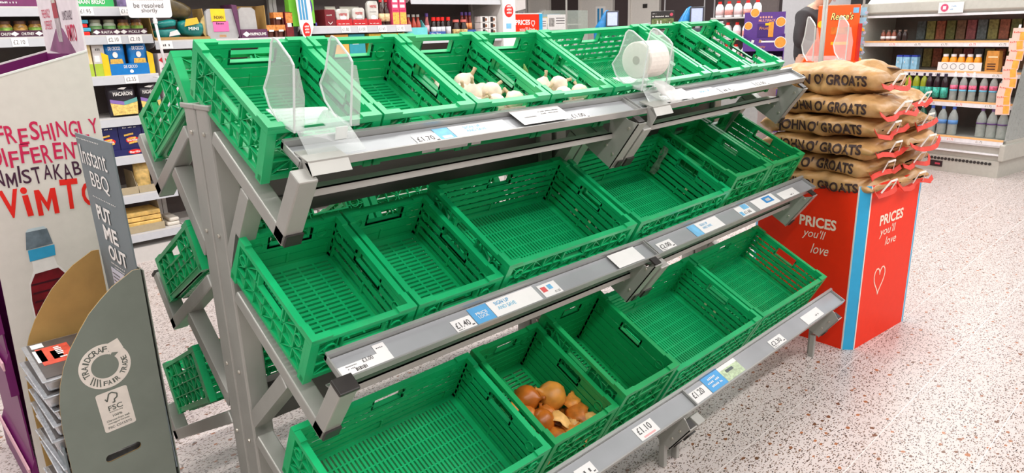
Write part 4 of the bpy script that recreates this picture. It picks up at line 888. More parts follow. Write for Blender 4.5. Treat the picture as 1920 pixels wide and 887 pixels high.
[txt('HELPING', (4.36, YF-0.02, 1.745-0.03*k), XR, UPZ, 0.08, 0.026, WINK, ep, lift=0.002) for k in range(3)]
patch((4.36, YF-0.02, 1.545), XR, UPZ, 0.07, 0.05, BLUEP, ep, 'blue_mark')
def pricetag(x, z, s, wd_=0.085):
    t = thing('shelf_price_ticket', 'white shelf edge ticket reading %s below the %s' % (s, TK.pop(0) if TK else 'grocery shelf'), 'price ticket', (x, YF-0.004, z-0.04), 'shelf edge price tickets on the grocery shelving')
    u = Vector((0, 0.2, 1)).normalized()
    o = Vector((x, YF-0.008, z-0.043)); MB().obox(o, (wd_, 0, 0), u*0.052, (0, -0.0008, 0)).build('card', PAPER, t); txt(s, o+Vector((0.008, -0.0008, 0))+u*0.014, XR, u, wd_*0.72, 0.026, INK, t)
TK = ['chutney jars', 'naan bread box', 'purple packet beside the naan bread', 'raita jars', 'pickle jars', 'blue pasta packets', 'teal flatbread bags', 'poppadom tray', 'small meal pots', 'tall meal carton', 'red noodle pouches at left', 'middle red noodle pouch', 'brown sauce bottles', 'pink cartons']
for a in ((0.205, 1.556, '£2.10'), (0.60, 1.735, '£1.95'), (0.842, 1.735, '£1.50'), (0.735, 1.556, '£2.10'), (0.868, 1.556, '£2.10'), (0.80, 1.295, '£2.35'), (1.06, 1.512, '£1.30'), (1.62, 1.512, '£1.95'), (1.87, 1.512, '£1.25'), (1.975, 1.512, '£1.25'), (2.50, 1.588, '£1.00'), (2.66, 1.588, '£1.00'), (2.86, 1.588, '£1.65'), (3.05, 1.588, '£1.10')): pricetag(*a)
# --- products
def lathe_thing(name, label, cat, x, y, z, prof, m, group=None, cap=None, band=None, seg=16, sm=True, sq=0.0):
    t = thing(name, label, cat, (x, y, z), group)
    MB().lathe(prof, (x, y, z), seg, sq).build('body', m, t, sm)
    if cap: MB().lathe(cap[0], (x, y, z), seg).build('cap', cap[1], t, False)
    for bd in (band or []): MB().lathe(bd[0], (x, y, z), seg, sq).build('label_band', bd[1], t, sm)
    return t
def boxp(name, label, cat, x0, x1, z0, z1, m, y0=3.575, dp=0.09, group=None, lean=0.0):
    t = thing(name, label, cat, ((x0+x1)/2, y0+dp/2, z0), group)
    MB().box(x0, y0, z0, x1, y0+dp, z1).build('carton', m, t, bevel=0.002); t['y0'] = y0; return t
def fr(t, s, x, z, w_, h_, m, bold=0.015, lift=0.0015): return txt(s, (x, t['y0'], z), XR, UPZ, w_, h_, m, t, bold=bold, lift=lift)
def fp(t, x, z, w_, h_, m, name='print', lift=0.0006): return patch((x, t['y0'], z), XR, UPZ, w_, h_, m, t, name, lift=lift)
def fpoly(t, x, z, pts, m, name='print', lift=0.0008): return poly((x, t['y0'], z), XR, UPZ, pts, m, t, name, lift=lift)
MAG = mat('carton_plum', (122, 52, 100), 0.45, var=0.1); AUB = mat('tray_aubergine', (76, 34, 58), 0.5); DIA = [(-0.022, 0), (0, -0.014), (0.022, 0), (0, 0.014)]
t = boxp('carton', 'plum coloured carton on the shelf above the chutney jars', 'carton', 0.13, 0.395, 1.747, 1.90, MAG, dp=0.16); fr(t, 'Indian Meal Kit', 0.17, 1.765, 0.12, 0.014, WINK)
GLS = mat('chutney_glass', (178, 132, 62), 0.2, var=0.4, scale=50); LIDD = mat('jar_lid_dark', (96, 62, 44), 0.4); LBG = mat('jar_label_green', (150, 190, 80), 0.5, var=0.4, scale=60)
jp = [(0.030, 0), (0.037, 0.006), (0.038, 0.062), (0.030, 0.074), (0.030, 0.078)]; jc = [(0.033, 0.076), (0.033, 0.094), (0.031, 0.096)]; jb = [(0.0385, 0.016), (0.0385, 0.056)]
jcol = [LBG, mat('jar_label_orange', (214, 164, 84), 0.5, var=0.4, scale=60)]
for i, x in enumerate((0.035, 0.118, 0.20, 0.28, 0.36)):
    lathe_thing('chutney_jar', 'chutney jar in a dark cardboard tray, %s from the left' % ['first', 'second', 'third', 'fourth', 'fifth'][i], 'jar', x, 3.625, 1.570, jp, GLS, 'chutney jars', (jc, LIDD), [(jb, jcol[i % 2])])
for x0, x1, s, lb in ((-0.02, 0.405, 'CHUTNEY', 'dark shelf tray reading CHUTNEY'), (0.668, 0.828, 'RAITA', 'dark shelf tray reading RAITA'), (0.832, 0.998, 'PICKLE', 'dark shelf tray reading PICKLE')):
    t = thing('shelf_tray', lb, 'tray', ((x0+x1)/2, 3.62, 1.568), 'dark cardboard shelf trays'); t['y0'] = 3.570
    MB().box(x0, 3.570, 1.5685, x1, 3.573, 1.608).build('front', AUB, t); MB().box(x0, 3.573, 1.5685, x1, 3.70, 1.5695).build('base', AUB, t)
    w = x1-x0
    for fx in ((0.12, 0.88) if w < 0.3 else (0.10, 0.36, 0.60, 0.9)): fpoly(t, x0+w*fx, 1.588, DIA, WINK)
    if w < 0.3: fr(t, s, x0+w*0.30, 1.579, w*0.42, 0.017, WINK)
    else: fr(t, s, x0+w*0.43, 1.579, w*0.14+0.02, 0.017, WINK); fr(t, s, x0+w*0.68, 1.579, w*0.16, 0.017, WINK)
for i, x in enumerate((0.700, 0.785)): lathe_thing('raita_jar', 'white and green raita jar in the RAITA tray, %s' % ['left one', 'right one'][i], 'jar', x, 3.625, 1.572, jp, mat('raita_white', (196, 206, 184), 0.4), 'raita jars', (jc, mat('lid_grey', (150, 150, 128), 0.4)), [(jb, mat('raita_green', (126, 176, 110), 0.5, var=0.2))])
for i, x in enumerate((0.872, 0.955)): lathe_thing('pickle_jar', 'orange and green pickle jar in the PICKLE tray, %s' % ['left one', 'right one'][i], 'jar', x, 3.625, 1.572, jp, mat('pickle_orange', (176, 130, 70), 0.3, var=0.4, scale=60), 'pickle jars', (jc, LIDD), [(jb, LBG)])
t = thing('packet_stack', 'small red and blue packets piled beside the raita jars', 'packets', (0.62, 3.62, 1.569))
for k, (dx, m) in enumerate(((0.0, REDI), (0.004, mat('packet_cyan', (70, 170, 200), 0.5)), (-0.004, REDI), (0.0, mat('packet_cyan', (70, 170, 200))))): MB().box(0.585+dx, 3.575, 1.569+0.025*k, 0.650+dx*2, 3.66, 1.592+0.025*k).build('packet', m, t, bevel=0.004)
t = boxp('naan_box', 'green box reading NAAN BREAD on the upper shelf', 'carton', 0.575, 0.822, 1.748, 1.90, mat('naan_green', (62, 184, 100), 0.45), dp=0.16); fr(t, 'NAAN BREAD', 0.605, 1.765, 0.165, 0.028, WINK, 0.025); fr(t, 'GARLIC & CORIANDER', 0.625, 1.803, 0.13, 0.014, WINK)
t = boxp('packet', 'crumpled purple and white packet behind the notice sign', 'packet', 0.842, 0.93, 1.748, 1.84, mat('crisp_purple', (126, 110, 150), 0.35, var=0.5, scale=30), dp=0.06)
# notice sign on a white stalk
t = thing('notice_sign', 'white rounded notice sign on a stalk reading be resolved shortly', 'sign', (1.02, 3.40, 1.30)); t['y0'] = 3.40
pts = []
SG = mat('sign_white', (236, 232, 232), 0.5)
patch((0.846, 3.403, 1.672), XR, UPZ, 0.275, 0.26, SG, t, 'board', lift=0.0, th=0.004, r=0.02)
t['y0'] = 3.399
fr(t, 'be resolved', 0.886, 1.735, 0.185, 0.030, INK, 0.0); fr(t, 'shortly', 0.93, 1.698, 0.10, 0.034, INK, 0.0); fr(t, 'this issue will', 0.87, 1.78, 0.21, 0.03, INK, 0.0)
MB().tube([(1.005, 3.405, 1.678), (1.03, 3.41, 1.31)], 0.009, 10).build('stalk', SG, t, True); MB().lathe([(0.014, 0), (0.014, 0.03)], (1.0075, 3.406, 1.635), 10).build('collar', SG, t)
MB().box(0.955, 3.37, 1.283, 1.10, 3.47, 1.292).build('foot', SG, t); MB().prism([(1.00, 3.41, 1.29), (1.06, 3.41, 1.29), (1.035, 3.41, 1.35), (1.02, 3.41, 1.35)], (0, 0.006, 0)).build('gusset', SG, t)
# pasta shelf
for x0, x1, m2, lb in ((0.560, 0.632, mat('pack_amber', (226, 200, 140), 0.5, var=0.3, scale=20), 'tall cream and lime carton nearest the drink display'), (0.640, 0.712, mat('pack_grey', (206, 200, 196), 0.5), 'tall grey and lime carton beside the blue pasta')):
    t = boxp('carton', lb, 'carton', x0, x1, 1.308, 1.510, m2, group='tall lime cartons', dp=0.1); fp(t, x0, 1.308, x1-x0, 0.08, mat('pack_lime', (176, 200, 60), 0.5)); fr(t, 'egg', x0+0.02, 1.47, 0.03, 0.02, INK); fp(t, x0+0.008, 1.40, 0.03, 0.04, PAPER)
PBL = mat('pasta_blue', (22, 124, 200), 0.35, var=0.08); YEL = mat('carton_yellow', (250, 200, 20), 0.5)
t = thing('pasta_case', 'blue and yellow shelf case reading DE CECCO', 'case', (0.86, 3.62, 1.308)); t['y0'] = 3.570
MB().box(0.730, 3.570, 1.308, 0.975, 3.574, 1.382).build('front', PBL, t)
for x0, x1 in ((0.690, 0.730), (0.975, 1.012)): MB().prism([(x0, 3.572, 1.308), (x1, 3.572, 1.308), (x1, 3.572, 1.44), (x0, 3.572, 1.46)], (0, 0.006, 0)).build('yellow_side', YEL, t)
fr(t, 'DE CECCO', 0.815, 1.352, 0.085, 0.020, WINK, 0.02); fpoly(t, 0.86, 1.330, disc(0, 0, 0.012), WINK)
def pouch(name, label, cat, x0, x1, z0, z1, m, y0=3.585, dp=0.07, group=None):
    t = thing(name, label, cat, ((x0+x1)/2, y0+dp/2, z0), group); vs = []; n, k = 10, 20
    for j in range(n+1):
        s = j/n; e = min(1, min(s*5+0.55, (1-s)*4+0.08)); w_ = (x1-x0)*(0.94+0.06*e)*(1 if s < 0.86 else 1.02); d_ = dp*max(0.06, e)
        for i in range(k):
            a = 2*math.pi*i/k; ca, sa = math.cos(a), math.sin(a); x = w_/2*math.copysign(abs(ca)**0.55, ca); y = d_/2*math.copysign(abs(sa)**0.75, sa)
            nn = 0.006*noise.noise((x*14+x0*30, z0*9+s*5, y*15)); vs.append(((x0+x1)/2+x, y0+dp/2+y+nn, z0+(z1-z0)*s))
    fs = [(j*k+i, j*k+(i+1) % k, (j+1)*k+(i+1) % k, (j+1)*k+i) for j in range(n) for i in range(k)]+[tuple(reversed(range(k))), tuple(n*k+i for i in range(k))]
    MB().add(vs, fs).build('bag', m, t, True); t['y0'] = y0-0.004; return t
for i, (x0, x1) in enumerate(((0.715, 0.842), (0.862, 0.985))):
    t = pouch('pasta_packet', 'blue pasta packet at the %s of the blue and yellow case' % ('left' if i == 0 else 'right'), 'pasta', x0, x1, 1.312, 1.525, PBL, group='blue pasta packets', y0=3.580)
    fr(t, 'DE CECCO', x0+0.022, 1.470, 0.075, 0.024, WINK, 0.02); fpoly(t, x0+0.06, 1.440, disc(0, 0, 0.016, 0.02), WINK); fpoly(t, x0+0.062, 1.396, [(-0.04, -0.018), (0.042, -0.018), (0.036, 0.018), (-0.036, 0.018)], mat('pasta_gold', (232, 180, 80), 0.5, var=0.3, scale=80))
BLKB = mat('packet_black', (48, 42, 50), 0.35, var=0.1); MCN = mat('macaroni', (232, 196, 110), 0.5, var=0.3, scale=70, bump=0.4)
for i, (x0, x1, z0) in enumerate(((0.690, 0.868, 1.032), (0.885, 1.020, 1.034))):
    t = pouch('macaroni_bag', 'black and yellow bag reading MACARONI, %s' % ('left one of the two' if i == 0 else 'right one, beside the rear rack crate'), 'pasta', x0, x1, z0, z0+0.222, BLKB, dp=0.09, group='macaroni bags'); w = x1-x0
    fpoly(t, x0, z0, [(w*0.06, 0.012), (w*0.94, 0.012), (w*0.98, 0.095), (w*0.5, 0.075), (w*0.02, 0.095)], MCN, lift=0.004); fpoly(t, x0, z0, [(w*0.02, 0.096), (w*0.5, 0.076), (w*0.5, 0.10), (w*0.02, 0.120)], mat('band_violet', (140, 110, 180), 0.5), lift=0.0042); fpoly(t, x0, z0, [(w*0.98, 0.096), (w*0.5, 0.076), (w*0.5, 0.10), (w*0.98, 0.124)], mat('band_teal', (100, 168, 160), 0.5), lift=0.0042)
    fr(t, 'MACARONI', x0+w*0.16, z0+0.140, w*0.68, 0.026, WINK, 0.025, lift=0.005); fpoly(t, x0+w*0.5, z0+0.186, [(-0.03, 0.0), (0.01, -0.006), (0.03, 0.008), (0.0, 0.01)], WINK, lift=0.005)
NAVY = mat('carton_navy', (34, 34, 92), 0.4, var=0.08)
for i, (x0, x1) in enumerate(((0.560, 0.705), (0.708, 0.855), (0.858, 1.005))):
    t = boxp('pasta_carton', 'navy pasta carton with a red oval badge, %s' % ['left one beside the header card', 'middle one', 'right one behind the rear rack arm'][i], 'carton', x0, x1, 0.790, 0.975, NAVY, group='navy pasta cartons', dp=0.08); w = x1-x0
    fr(t, 'PASTA N.89', x0+w*0.2, 0.952, w*0.6, 0.010, WINK); fpoly(t, x0+w*0.55, 0.870, disc(0, 0, 0.042, 0.022), REDI); fr(t, 'Barilla', x0+w*0.55-0.032, 0.862, 0.064, 0.016, WINK, lift=0.002)
    for k in range(3): fpoly(t, x0+w*(0.42+0.08*k), 0.905-0.028*k, [(-0.03, -0.006), (0.03, 0.002), (0.03, 0.014), (-0.03, 0.006)], mat('pasta_gold', (232, 180, 80)), lift=0.003)
t = thing('shelf_tray', 'navy shelf tray with a red oval badge under the pasta cartons', 'tray', (0.78, 3.60, 0.768)); t['y0'] = 3.564
MB().box(0.555, 3.564, 0.768, 1.01, 3.568, 0.810).build('front', NAVY, t); MB().box(0.555, 3.568, 0.768, 1.01, 3.66, 0.770).build('base', NAVY, t); fpoly(t, 0.79, 0.790, disc(0, 0, 0.042, 0.016), REDI); fr(t, 'Barilla', 0.757, 0.782, 0.066, 0.014, WINK, lift=0.002)
KR2 = mat('kraft_grey', (176, 160, 130), 0.8, var=0.06)
def open_case(label, x0, x1, z0, zf, zb, m=KR2, y0=3.572, dp=0.26):
    t = thing('cardboard_case', label, 'case', ((x0+x1)/2, y0+dp/2, z0)); t['y0'] = y0
    MB().box(x0, y0, z0, x1, y0+0.004, zf).build('front', m, t); MB().box(x0, y0+0.004, z0, x1, y0+dp, z0+0.003).build('base', m, t)
    for xx in (x0, x1-0.004): MB().prism([(xx, y0, z0), (xx, y0+dp, z0), (xx, y0+dp, zb), (xx, y0+0.08, zb), (xx, y0+0.03, zf+0.01)], (0.004, 0, 0)).build('side', m, t)
    return t
open_case('empty grey cardboard case on the second lowest pasta shelf', 0.600, 0.772, 0.495, 0.545, 0.64)
open_case('grey cardboard case holding the lasagne bag', 0.776, 0.98, 0.495, 0.545, 0.60)
pouch('lasagne_bag', 'clear bag of yellow pasta standing in a grey case', 'pasta', 0.775, 0.875, 0.505, 0.695, mat('lasagne', (226, 190, 116), 0.45, var=0.3, scale=30), y0=3.60, group=None)
pouch('lasagne_bag', 'clear bag of yellow pasta further right behind the rack post', 'pasta', 0.99, 1.02, 0.505, 0.66, mat('lasagne', (226, 190, 116)), y0=3.60)
open_case('grey cardboard case of stacked pasta trays on the lowest shelf', 0.655, 0.905, 0.213, 0.265, 0.40)
for k in range(4): tag(MB().box(0.665, 3.585, 0.218+0.036*k, 0.893, 3.80, 0.250+0.036*k).build('pasta_tray', mat('pasta_pack', (224, 184, 104), 0.4, var=0.25, scale=25), None, bevel=0.006), 'flat yellow pasta pack in the lowest shelf case, %s of four' % ['lowest', 'second lowest', 'third lowest', 'topmost'][k], 'pasta', 'flat pasta packs in the lowest case')
for k in range(2): tag(MB().box(0.93+0.02*k, 3.60, 0.213+0.03*k, 1.02, 3.80, 0.241+0.03*k).build('flour_bag', mat('pale_pack', (216, 208, 196), 0.5, var=0.1), None, bevel=0.01), 'pale flat packet lying right of the lowest shelf case, %s one' % ['lower', 'upper'][k], 'packet', 'pale flat packets')
# second bay: flatbread bags, poppadoms, pots
TEAL = mat('bag_teal', (32, 134, 128), 0.3, var=0.25, scale=14); 
t = open_case('kraft case of teal flatbread bags', 1.045, 1.425, 1.525, 1.545, 1.74, KRAFT)
for i, (x0, x1, z0, z1, rot) in enumerate(((1.06, 1.24, 1.53, 1.60, 0.05), (1.23, 1.41, 1.545, 1.66, -0.15), (1.07, 1.22, 1.61, 1.66, 0.15), (1.10, 1.34, 1.68, 1.80, -0.35))):
    m = TEAL if i < 3 else mat('bag_olive', (84, 70, 40), 0.35, var=0.5, scale=20)
    t = thing('flatbread_bag', ['teal flatbread bag at the lower left of the kraft case', 'teal and yellow flatbread bag leaning in the kraft case', 'teal flatbread bag at the left edge of the kraft case', 'dark olive flatbread bag on top of the teal bags'][i], 'bread bag', ((x0+x1)/2, 3.66, z0), 'flatbread bags in the kraft case'); t['y0'] = 3.585
    c = ((x0+x1)/2, 3.66, (z0+z1)/2); vs = []; n, k = 10, 18
    for j in range(n+1):
        ph = math.pi*j/n
        for q in range(k):
            a = 2*math.pi*q/k; d = Vector((math.sin(ph)*math.cos(a), math.sin(ph)*math.sin(a), math.cos(ph)))
            d = Vector([math.copysign(abs(v)**0.6, v) for v in d]); e = 1+0.16*noise.noise(Vector((d.x*2+i*3, d.y*2, d.z*3))); x = d.x*(x1-x0)/2*e; z = d.z*(z1-z0)/2*e
            vs.append((c[0]+x*math.cos(rot)-z*math.sin(rot), c[1]+d.y*0.075*e, c[2]+x*math.sin(rot)+z*math.cos(rot)))
    MB().add(vs, [(j*k+q, j*k+(q+1) % k, (j+1)*k+(q+1) % k, (j+1)*k+q) for j in range(n) for q in range(k)]).build('bag', m, t, True)
    if i == 1: fpoly(t, 1.30, 1.615, [(-0.045, 0.0), (0.06, 0.02), (0.05, 0.062), (-0.03, 0.050)], mat('bag_yellow', (236, 190, 60), 0.4), lift=0.012); fr(t, 'MINI', 1.28, 1.59, 0.07, 0.022, WINK, 0.02, lift=0.014)
    if i == 0: fpoly(t, 1.17, 1.55, [(-0.03, 0.0), (0.05, 0.012), (0.03, 0.045), (-0.02, 0.03)], PAPER, lift=0.012)
CLR = mat('clear_pack', (206, 204, 204), 0.15, mix=0.35); POP = mat('poppadom', (232, 200, 132), 0.6, var=0.15, scale=40)
def poptray(t, x0, x1, z0, z1, y0, with_pop):
    MB().prism([(x0+0.02, y0, z0), (x1-0.02, y0, z0), (x1, y0, z0+0.03), (x1-0.005, y0, z1-0.02), (x1-0.03, y0, z1), (x0+0.03, y0, z1), (x0+0.005, y0, z1-0.02), (x0, y0, z0+0.03)], (0, 0.03, 0)).build('blister', CLR, t)
    d = MB().lathe([(0.09, 0), (0.09, 0.02)], (0, 0, 0), 24); d.xf(Matrix.Translation(((x0+x1)/2+with_pop, y0+0.034, (z0+z1)/2-0.02)) @ Matrix.Rotation(-math.pi/2, 4, 'X') @ Matrix.Scale((x1-x0)/0.22, 4)); d.build('poppadoms', POP, t)
t = thing('poppadom_pack', 'clear blister pack of Indian poppadoms with yellow and pink label', 'poppadoms', (1.52, 3.6, 1.525)); t['y0'] = 3.584
poptray(t, 1.415, 1.655, 1.526, 1.735, 3.585, -0.05); fp(t, 1.455, 1.645, 0.105, 0.09, mat('label_yellow', (246, 204, 40), 0.5), 'label'); fp(t, 1.462, 1.575, 0.115, 0.075, mat('label_pink', (222, 110, 170), 0.5), 'label'); fr(t, 'INDIAN', 1.475, 1.665, 0.07, 0.022, BLACKINK, lift=0.002); fr(t, 'BOMBAY', 1.475, 1.625, 0.07, 0.018, PLUM, lift=0.002); fp(t, 1.50, 1.548, 0.05, 0.005, mat('stripe_orange', (224, 150, 80), 0.5)); fp(t, 1.50, 1.538, 0.05, 0.005, mat('stripe_orange', (224, 150, 80)))
t = thing('poppadom_case', 'purple shelf case reading PAPPADUMS', 'case', (1.76, 3.66, 1.525)); t['y0'] = 3.572
MB().box(1.655, 3.572, 1.525, 1.868, 3.576, 1.588).build('front', mat('case_plum', (98, 52, 86), 0.5), t); MB().prism([(1.650, 3.572, 1.525), (1.660, 3.572, 1.525), (1.650, 3.572, 1.760), (1.610, 3.572, 1.765)], (0, 0.2, 0)).build('side', mat('case_plum', (98, 52, 86)), t); MB().prism([(1.864, 3.576, 1.525), (1.868, 3.576, 1.525), (1.868, 3.576, 1.76), (1.864, 3.576, 1.76)], (0, 0.2, 0)).build('side', KRAFT, t); MB().box(1.62, 3.77, 1.525, 1.868, 3.775, 1.76).build('back', KRAFT, t)
fpoly(t, 1.70, 1.553, [(-0.030, 0), (0, -0.020), (0.030, 0), (0, 0.020)], WINK); fr(t, 'PAPPADUMS', 1.730, 1.542, 0.125, 0.022, WINK, 0.025)
t = thing('poppadom_pack', 'clear blister pack of poppadoms standing in the purple case', 'poppadoms', (1.745, 3.6, 1.53)); poptray(t, 1.662, 1.80, 1.53, 1.745, 3.590, 0.0)
MPO = mat('pot_orange', (232, 140, 70), 0.5, var=0.35, scale=60); MPB = mat('pot_brown', (96, 50, 40), 0.5, var=0.2)
for i, (x, z) in enumerate(((1.905, 1.525), (1.985, 1.525), (1.975, 1.617))):
    t = thing('meal_pot', ['left lower', 'right lower', 'upper'][i]+' orange and brown sauce pot sleeve beside the poppadoms', 'sauce pot', (x, 3.61, z), 'orange sauce pots'); t['y0'] = 3.580
    MB().lathe([(0.026, 0), (0.032, 0.055)], (x, 3.615, z), 14).build('pot', MPB, t); MB().box(x-0.038, 3.580, z+0.05, x+0.038, 3.65, z+0.092).build('sleeve', MPO, t); MB().box(x-0.040, 3.582, z, x-0.032, 3.648, z+0.05).build('sleeve_side', MPB, t); MB().box(x+0.032, 3.582, z, x+0.040, 3.648, z+0.05).build('sleeve_side', MPB, t); fp(t, x-0.02, z+0.042, 0.04, 0.014, PAPER)
t = boxp('meal_carton', 'tall orange and dark red sauce carton', 'carton', 2.028, 2.090, 1.525, 1.712, mat('carton_darkred', (126, 34, 40), 0.45, var=0.2), dp=0.06); fp(t, 2.03, 1.63, 0.058, 0.075, MPO); fp(t, 2.04, 1.60, 0.035, 0.03, PAPER)
t = boxp('snack_carton', 'lime green carton with purple emblem behind the W flag', 'carton', 2.070, 2.285, 1.602, 1.86, mat('carton_limegreen', (120, 200, 60), 0.45, var=0.12, scale=15), dp=0.07); fpoly(t, 2.235, 1.75, disc(0, 0, 0.035, 0.07), mat('emblem_violet', (80, 60, 150), 0.5))
tag(MB().box(2.215, 3.575, 1.600, 2.30, 3.64, 1.630).build('purple_packet', mat('emblem_violet', (80, 60, 150)), None, bevel=0.006), 'small purple packet at the foot of the lime carton', 'packet')
tag(MB().box(2.085, 3.575, 1.525, 2.122, 3.63, 1.60).build('black_packet', mat('packet_black', (48, 42, 50)), None, bevel=0.004), 'small black packet left of the W flag', 'packet')
t = thing('aisle_flag', 'white flag with a blue W and a red oval standing at the shelf edge', 'sign', (2.15, 3.53, 1.52)); t['y0'] = 3.52
MB().prism([(2.095, 3.52, 1.95), (2.215, 3.52, 1.95), (2.235, 3.52, 1.60), (2.20, 3.52, 1.515), (2.14, 3.52, 1.515), (2.115, 3.52, 1.60)], (0, 0.003, 0)).build('card', WHITE, t)
for k in range(3): fpoly(t, 2.125+0.026*k, 1.65, [(0, 0), (0.018, 0), (0.010, 0.20), (-0.006, 0.20)], mat('flag_blue', (70, 150, 196), 0.5))
fpoly(t, 2.172, 1.575, disc(0, 0, 0.034, 0.056), REDI); [fr(t, 'HELPING', 2.150, 1.592-0.022*k, 0.044, 0.018, WINK, lift=0.002) for k in range(3)]
# third bay: red cartons of pouches
NRED = mat('carton_red', (196, 34, 40), 0.45, var=0.08); POU = mat('pouch_silver', (216, 214, 206), 0.35, 0.15, var=0.15, scale=18)
t = boxp('pouch_carton', 'dark red carton with white chevrons at the left of the noodle pouches', 'carton', 2.375, 2.47, 1.602, 1.73, mat('carton_maroon', (120, 24, 34), 0.5), dp=0.2); fpoly(t, 2.42, 1.62, [(-0.02, 0.01), (0, -0.008), (0.02, 0.01), (0.02, 0.016), (0, -0.002), (-0.02, 0.016)], WINK); fr(t, 'KERALA', 2.39, 1.68, 0.06, 0.014, mat('pouch_silver', (216, 214, 206)))
for i, (x0, x1, zt) in enumerate(((2.475, 2.625, 1.735), (2.632, 2.775, 1.745), (2.782, 2.915, 1.800))):
    w = x1-x0; wh = ['left', 'middle', 'right'][i]
    t = open_case('red shelf carton under the %s silver pouch' % wh, x0, x1, 1.602, 1.650, 1.665, NRED); fr(t, 'Basmati rice', x0+w*0.12, 1.612, w*0.7, 0.010, WINK); 
    t = thing('rice_pouch', 'silver pouch with red lettering, %s one of three' % wh, 'pouch', ((x0+x1)/2, 3.6, 1.606), 'silver rice pouches in red cartons'); t['y0'] = 3.588
    o_ = [((x0+x1)/2+a*w*0.45, 1.608+b*(zt-1.608)) for a, b in ((-0.6, 0.0), (0.6, 0.0), (0.8, 0.2), (0.92, 0.5), (0.95, 0.85), (0.75, 1.0), (-0.6, 1.0), (-0.95, 0.88), (-0.95, 0.5), (-0.8, 0.2))]
    MB().prism([(x, 3.588, z) for x, z in o_], (0, 0.035, 0)).build('pouch', POU, t, bevel=0.008); fr(t, 'VEETEE', x0+w*0.25, zt-0.055, w*0.5, 0.020, NRED, 0.02, lift=0.003); fp(t, x0+w*0.22, zt-0.09, w*0.5, 0.003, INK, lift=0.003); fpoly(t, (x0+x1)/2, 1.665, disc(0, 0, 0.03, 0.02), PAPER, lift=0.002)
for i, x in enumerate((2.52, 2.66, 2.75)): pouch('rice_pouch', 'silver pouch in the second row behind the red cartons', 'pouch', x-0.05, x+0.05, 1.605, 1.76, mat('pouch_grey', (176, 174, 160), 0.4), y0=3.70, group='silver rice pouches, second row')
bt = [(0.026, 0), (0.028, 0.008), (0.028, 0.11), (0.022, 0.135), (0.012, 0.155), (0.011, 0.20)]; bcap = [(0.014, 0.19), (0.014, 0.235)]
for i, x in enumerate((2.945, 3.000)): lathe_thing('sauce_bottle', 'brown sauce bottle with red cap beside the pink cartons, %s one' % ['left', 'right'][i], 'bottle', x, 3.615, 1.602, bt, mat('sauce_brown', (58, 30, 24), 0.2), 'brown sauce bottles', (bcap, NRED), [([(0.0287, 0.03), (0.0287, 0.095)], mat('sauce_label', (226, 196, 150), 0.5, var=0.3, scale=70))])
for i, (x0, x1) in enumerate(((3.035, 3.108), (3.112, 3.185))):
    t = boxp('noodle_carton', 'tall pink and orange carton, %s of the pair' % ['left', 'right'][i], 'carton', x0, x1, 1.602, 1.86, mat('carton_pink', (218, 70, 110), 0.45), dp=0.08, group='tall pink cartons'); fp(t, x0+0.004, 1.606, 0.066, 0.10, mat('noodle_orange', (240, 180, 80), 0.5, var=0.35, scale=70)); fp(t, x0+0.008, 1.745, 0.05, 0.025, PAPER); fp(t, x0+0.008, 1.79, 0.05, 0.018, PAPER); fp(t, x0+0.008, 1.715, 0.055, 0.010, mat('band_magenta', (200, 20, 90), 0.5))
# products just visible below the shelf edge
for x0, x1, m, lb in ((2.42, 2.575, mat('box_orange', (236, 170, 80), 0.5), 'orange packet on the shelf below the red noodle cartons'), (2.58, 2.735, mat('box_teal', (40, 150, 164), 0.5), 'teal packet on the shelf below the red noodle cartons'), (2.78, 3.15, mat('box_gold', (224, 186, 60), 0.5, var=0.2), 'long yellow packet on the shelf below the red noodle cartons')):
    t = boxp('packet', lb, 'packet', x0, x1, 1.374, 1.532, m, dp=0.1); fp(t, x0+0.03, 1.45, 0.06, 0.03, PAPER)
t = boxp('tea_carton', 'white and plum patterned carton behind the rear rack crate', 'carton', 1.045, 1.27, 1.134, 1.44, mat('tea_white', (232, 216, 216), 0.5, var=0.06), dp=0.1)
for k, (a, b, m) in enumerate(((0.03, 0.26, NRED), (0.09, 0.28, MAG), (0.15, 0.25, REDI), (0.20, 0.27, MPB), (0.04, 0.20, MAG))): fpoly(t, 1.045+a, 1.134+b, [(-0.03, 0), (0, -0.024), (0.03, 0), (0, 0.024)], m, lift=0.001+0.0003*k)
fr(t, 'tea', 1.08, 1.30, 0.06, 0.04, NRED)
for i in range(5):
    x = 1.32+0.085*i; lathe_thing('dark_jar', 'dark jar on the shelf behind the top rack crates', 'jar', x, 3.63, 1.134, jp, mat('dark_glass', (70, 40, 40), 0.25), 'dark jars behind the top crates', (jc, mat('lid_maroon', (110, 60, 60), 0.4)))
for i in range(6):
    x = 1.35+0.13*i; pouch('snack_packet', 'bright snack packet on the shelf behind the top rack crates', 'packet', x-0.05, x+0.05, 0.815, 0.99, [MPO, mat('snack_blue', (110, 110, 190), 0.4), TEAL, YEL][i % 4], group='snack packets behind the crates')
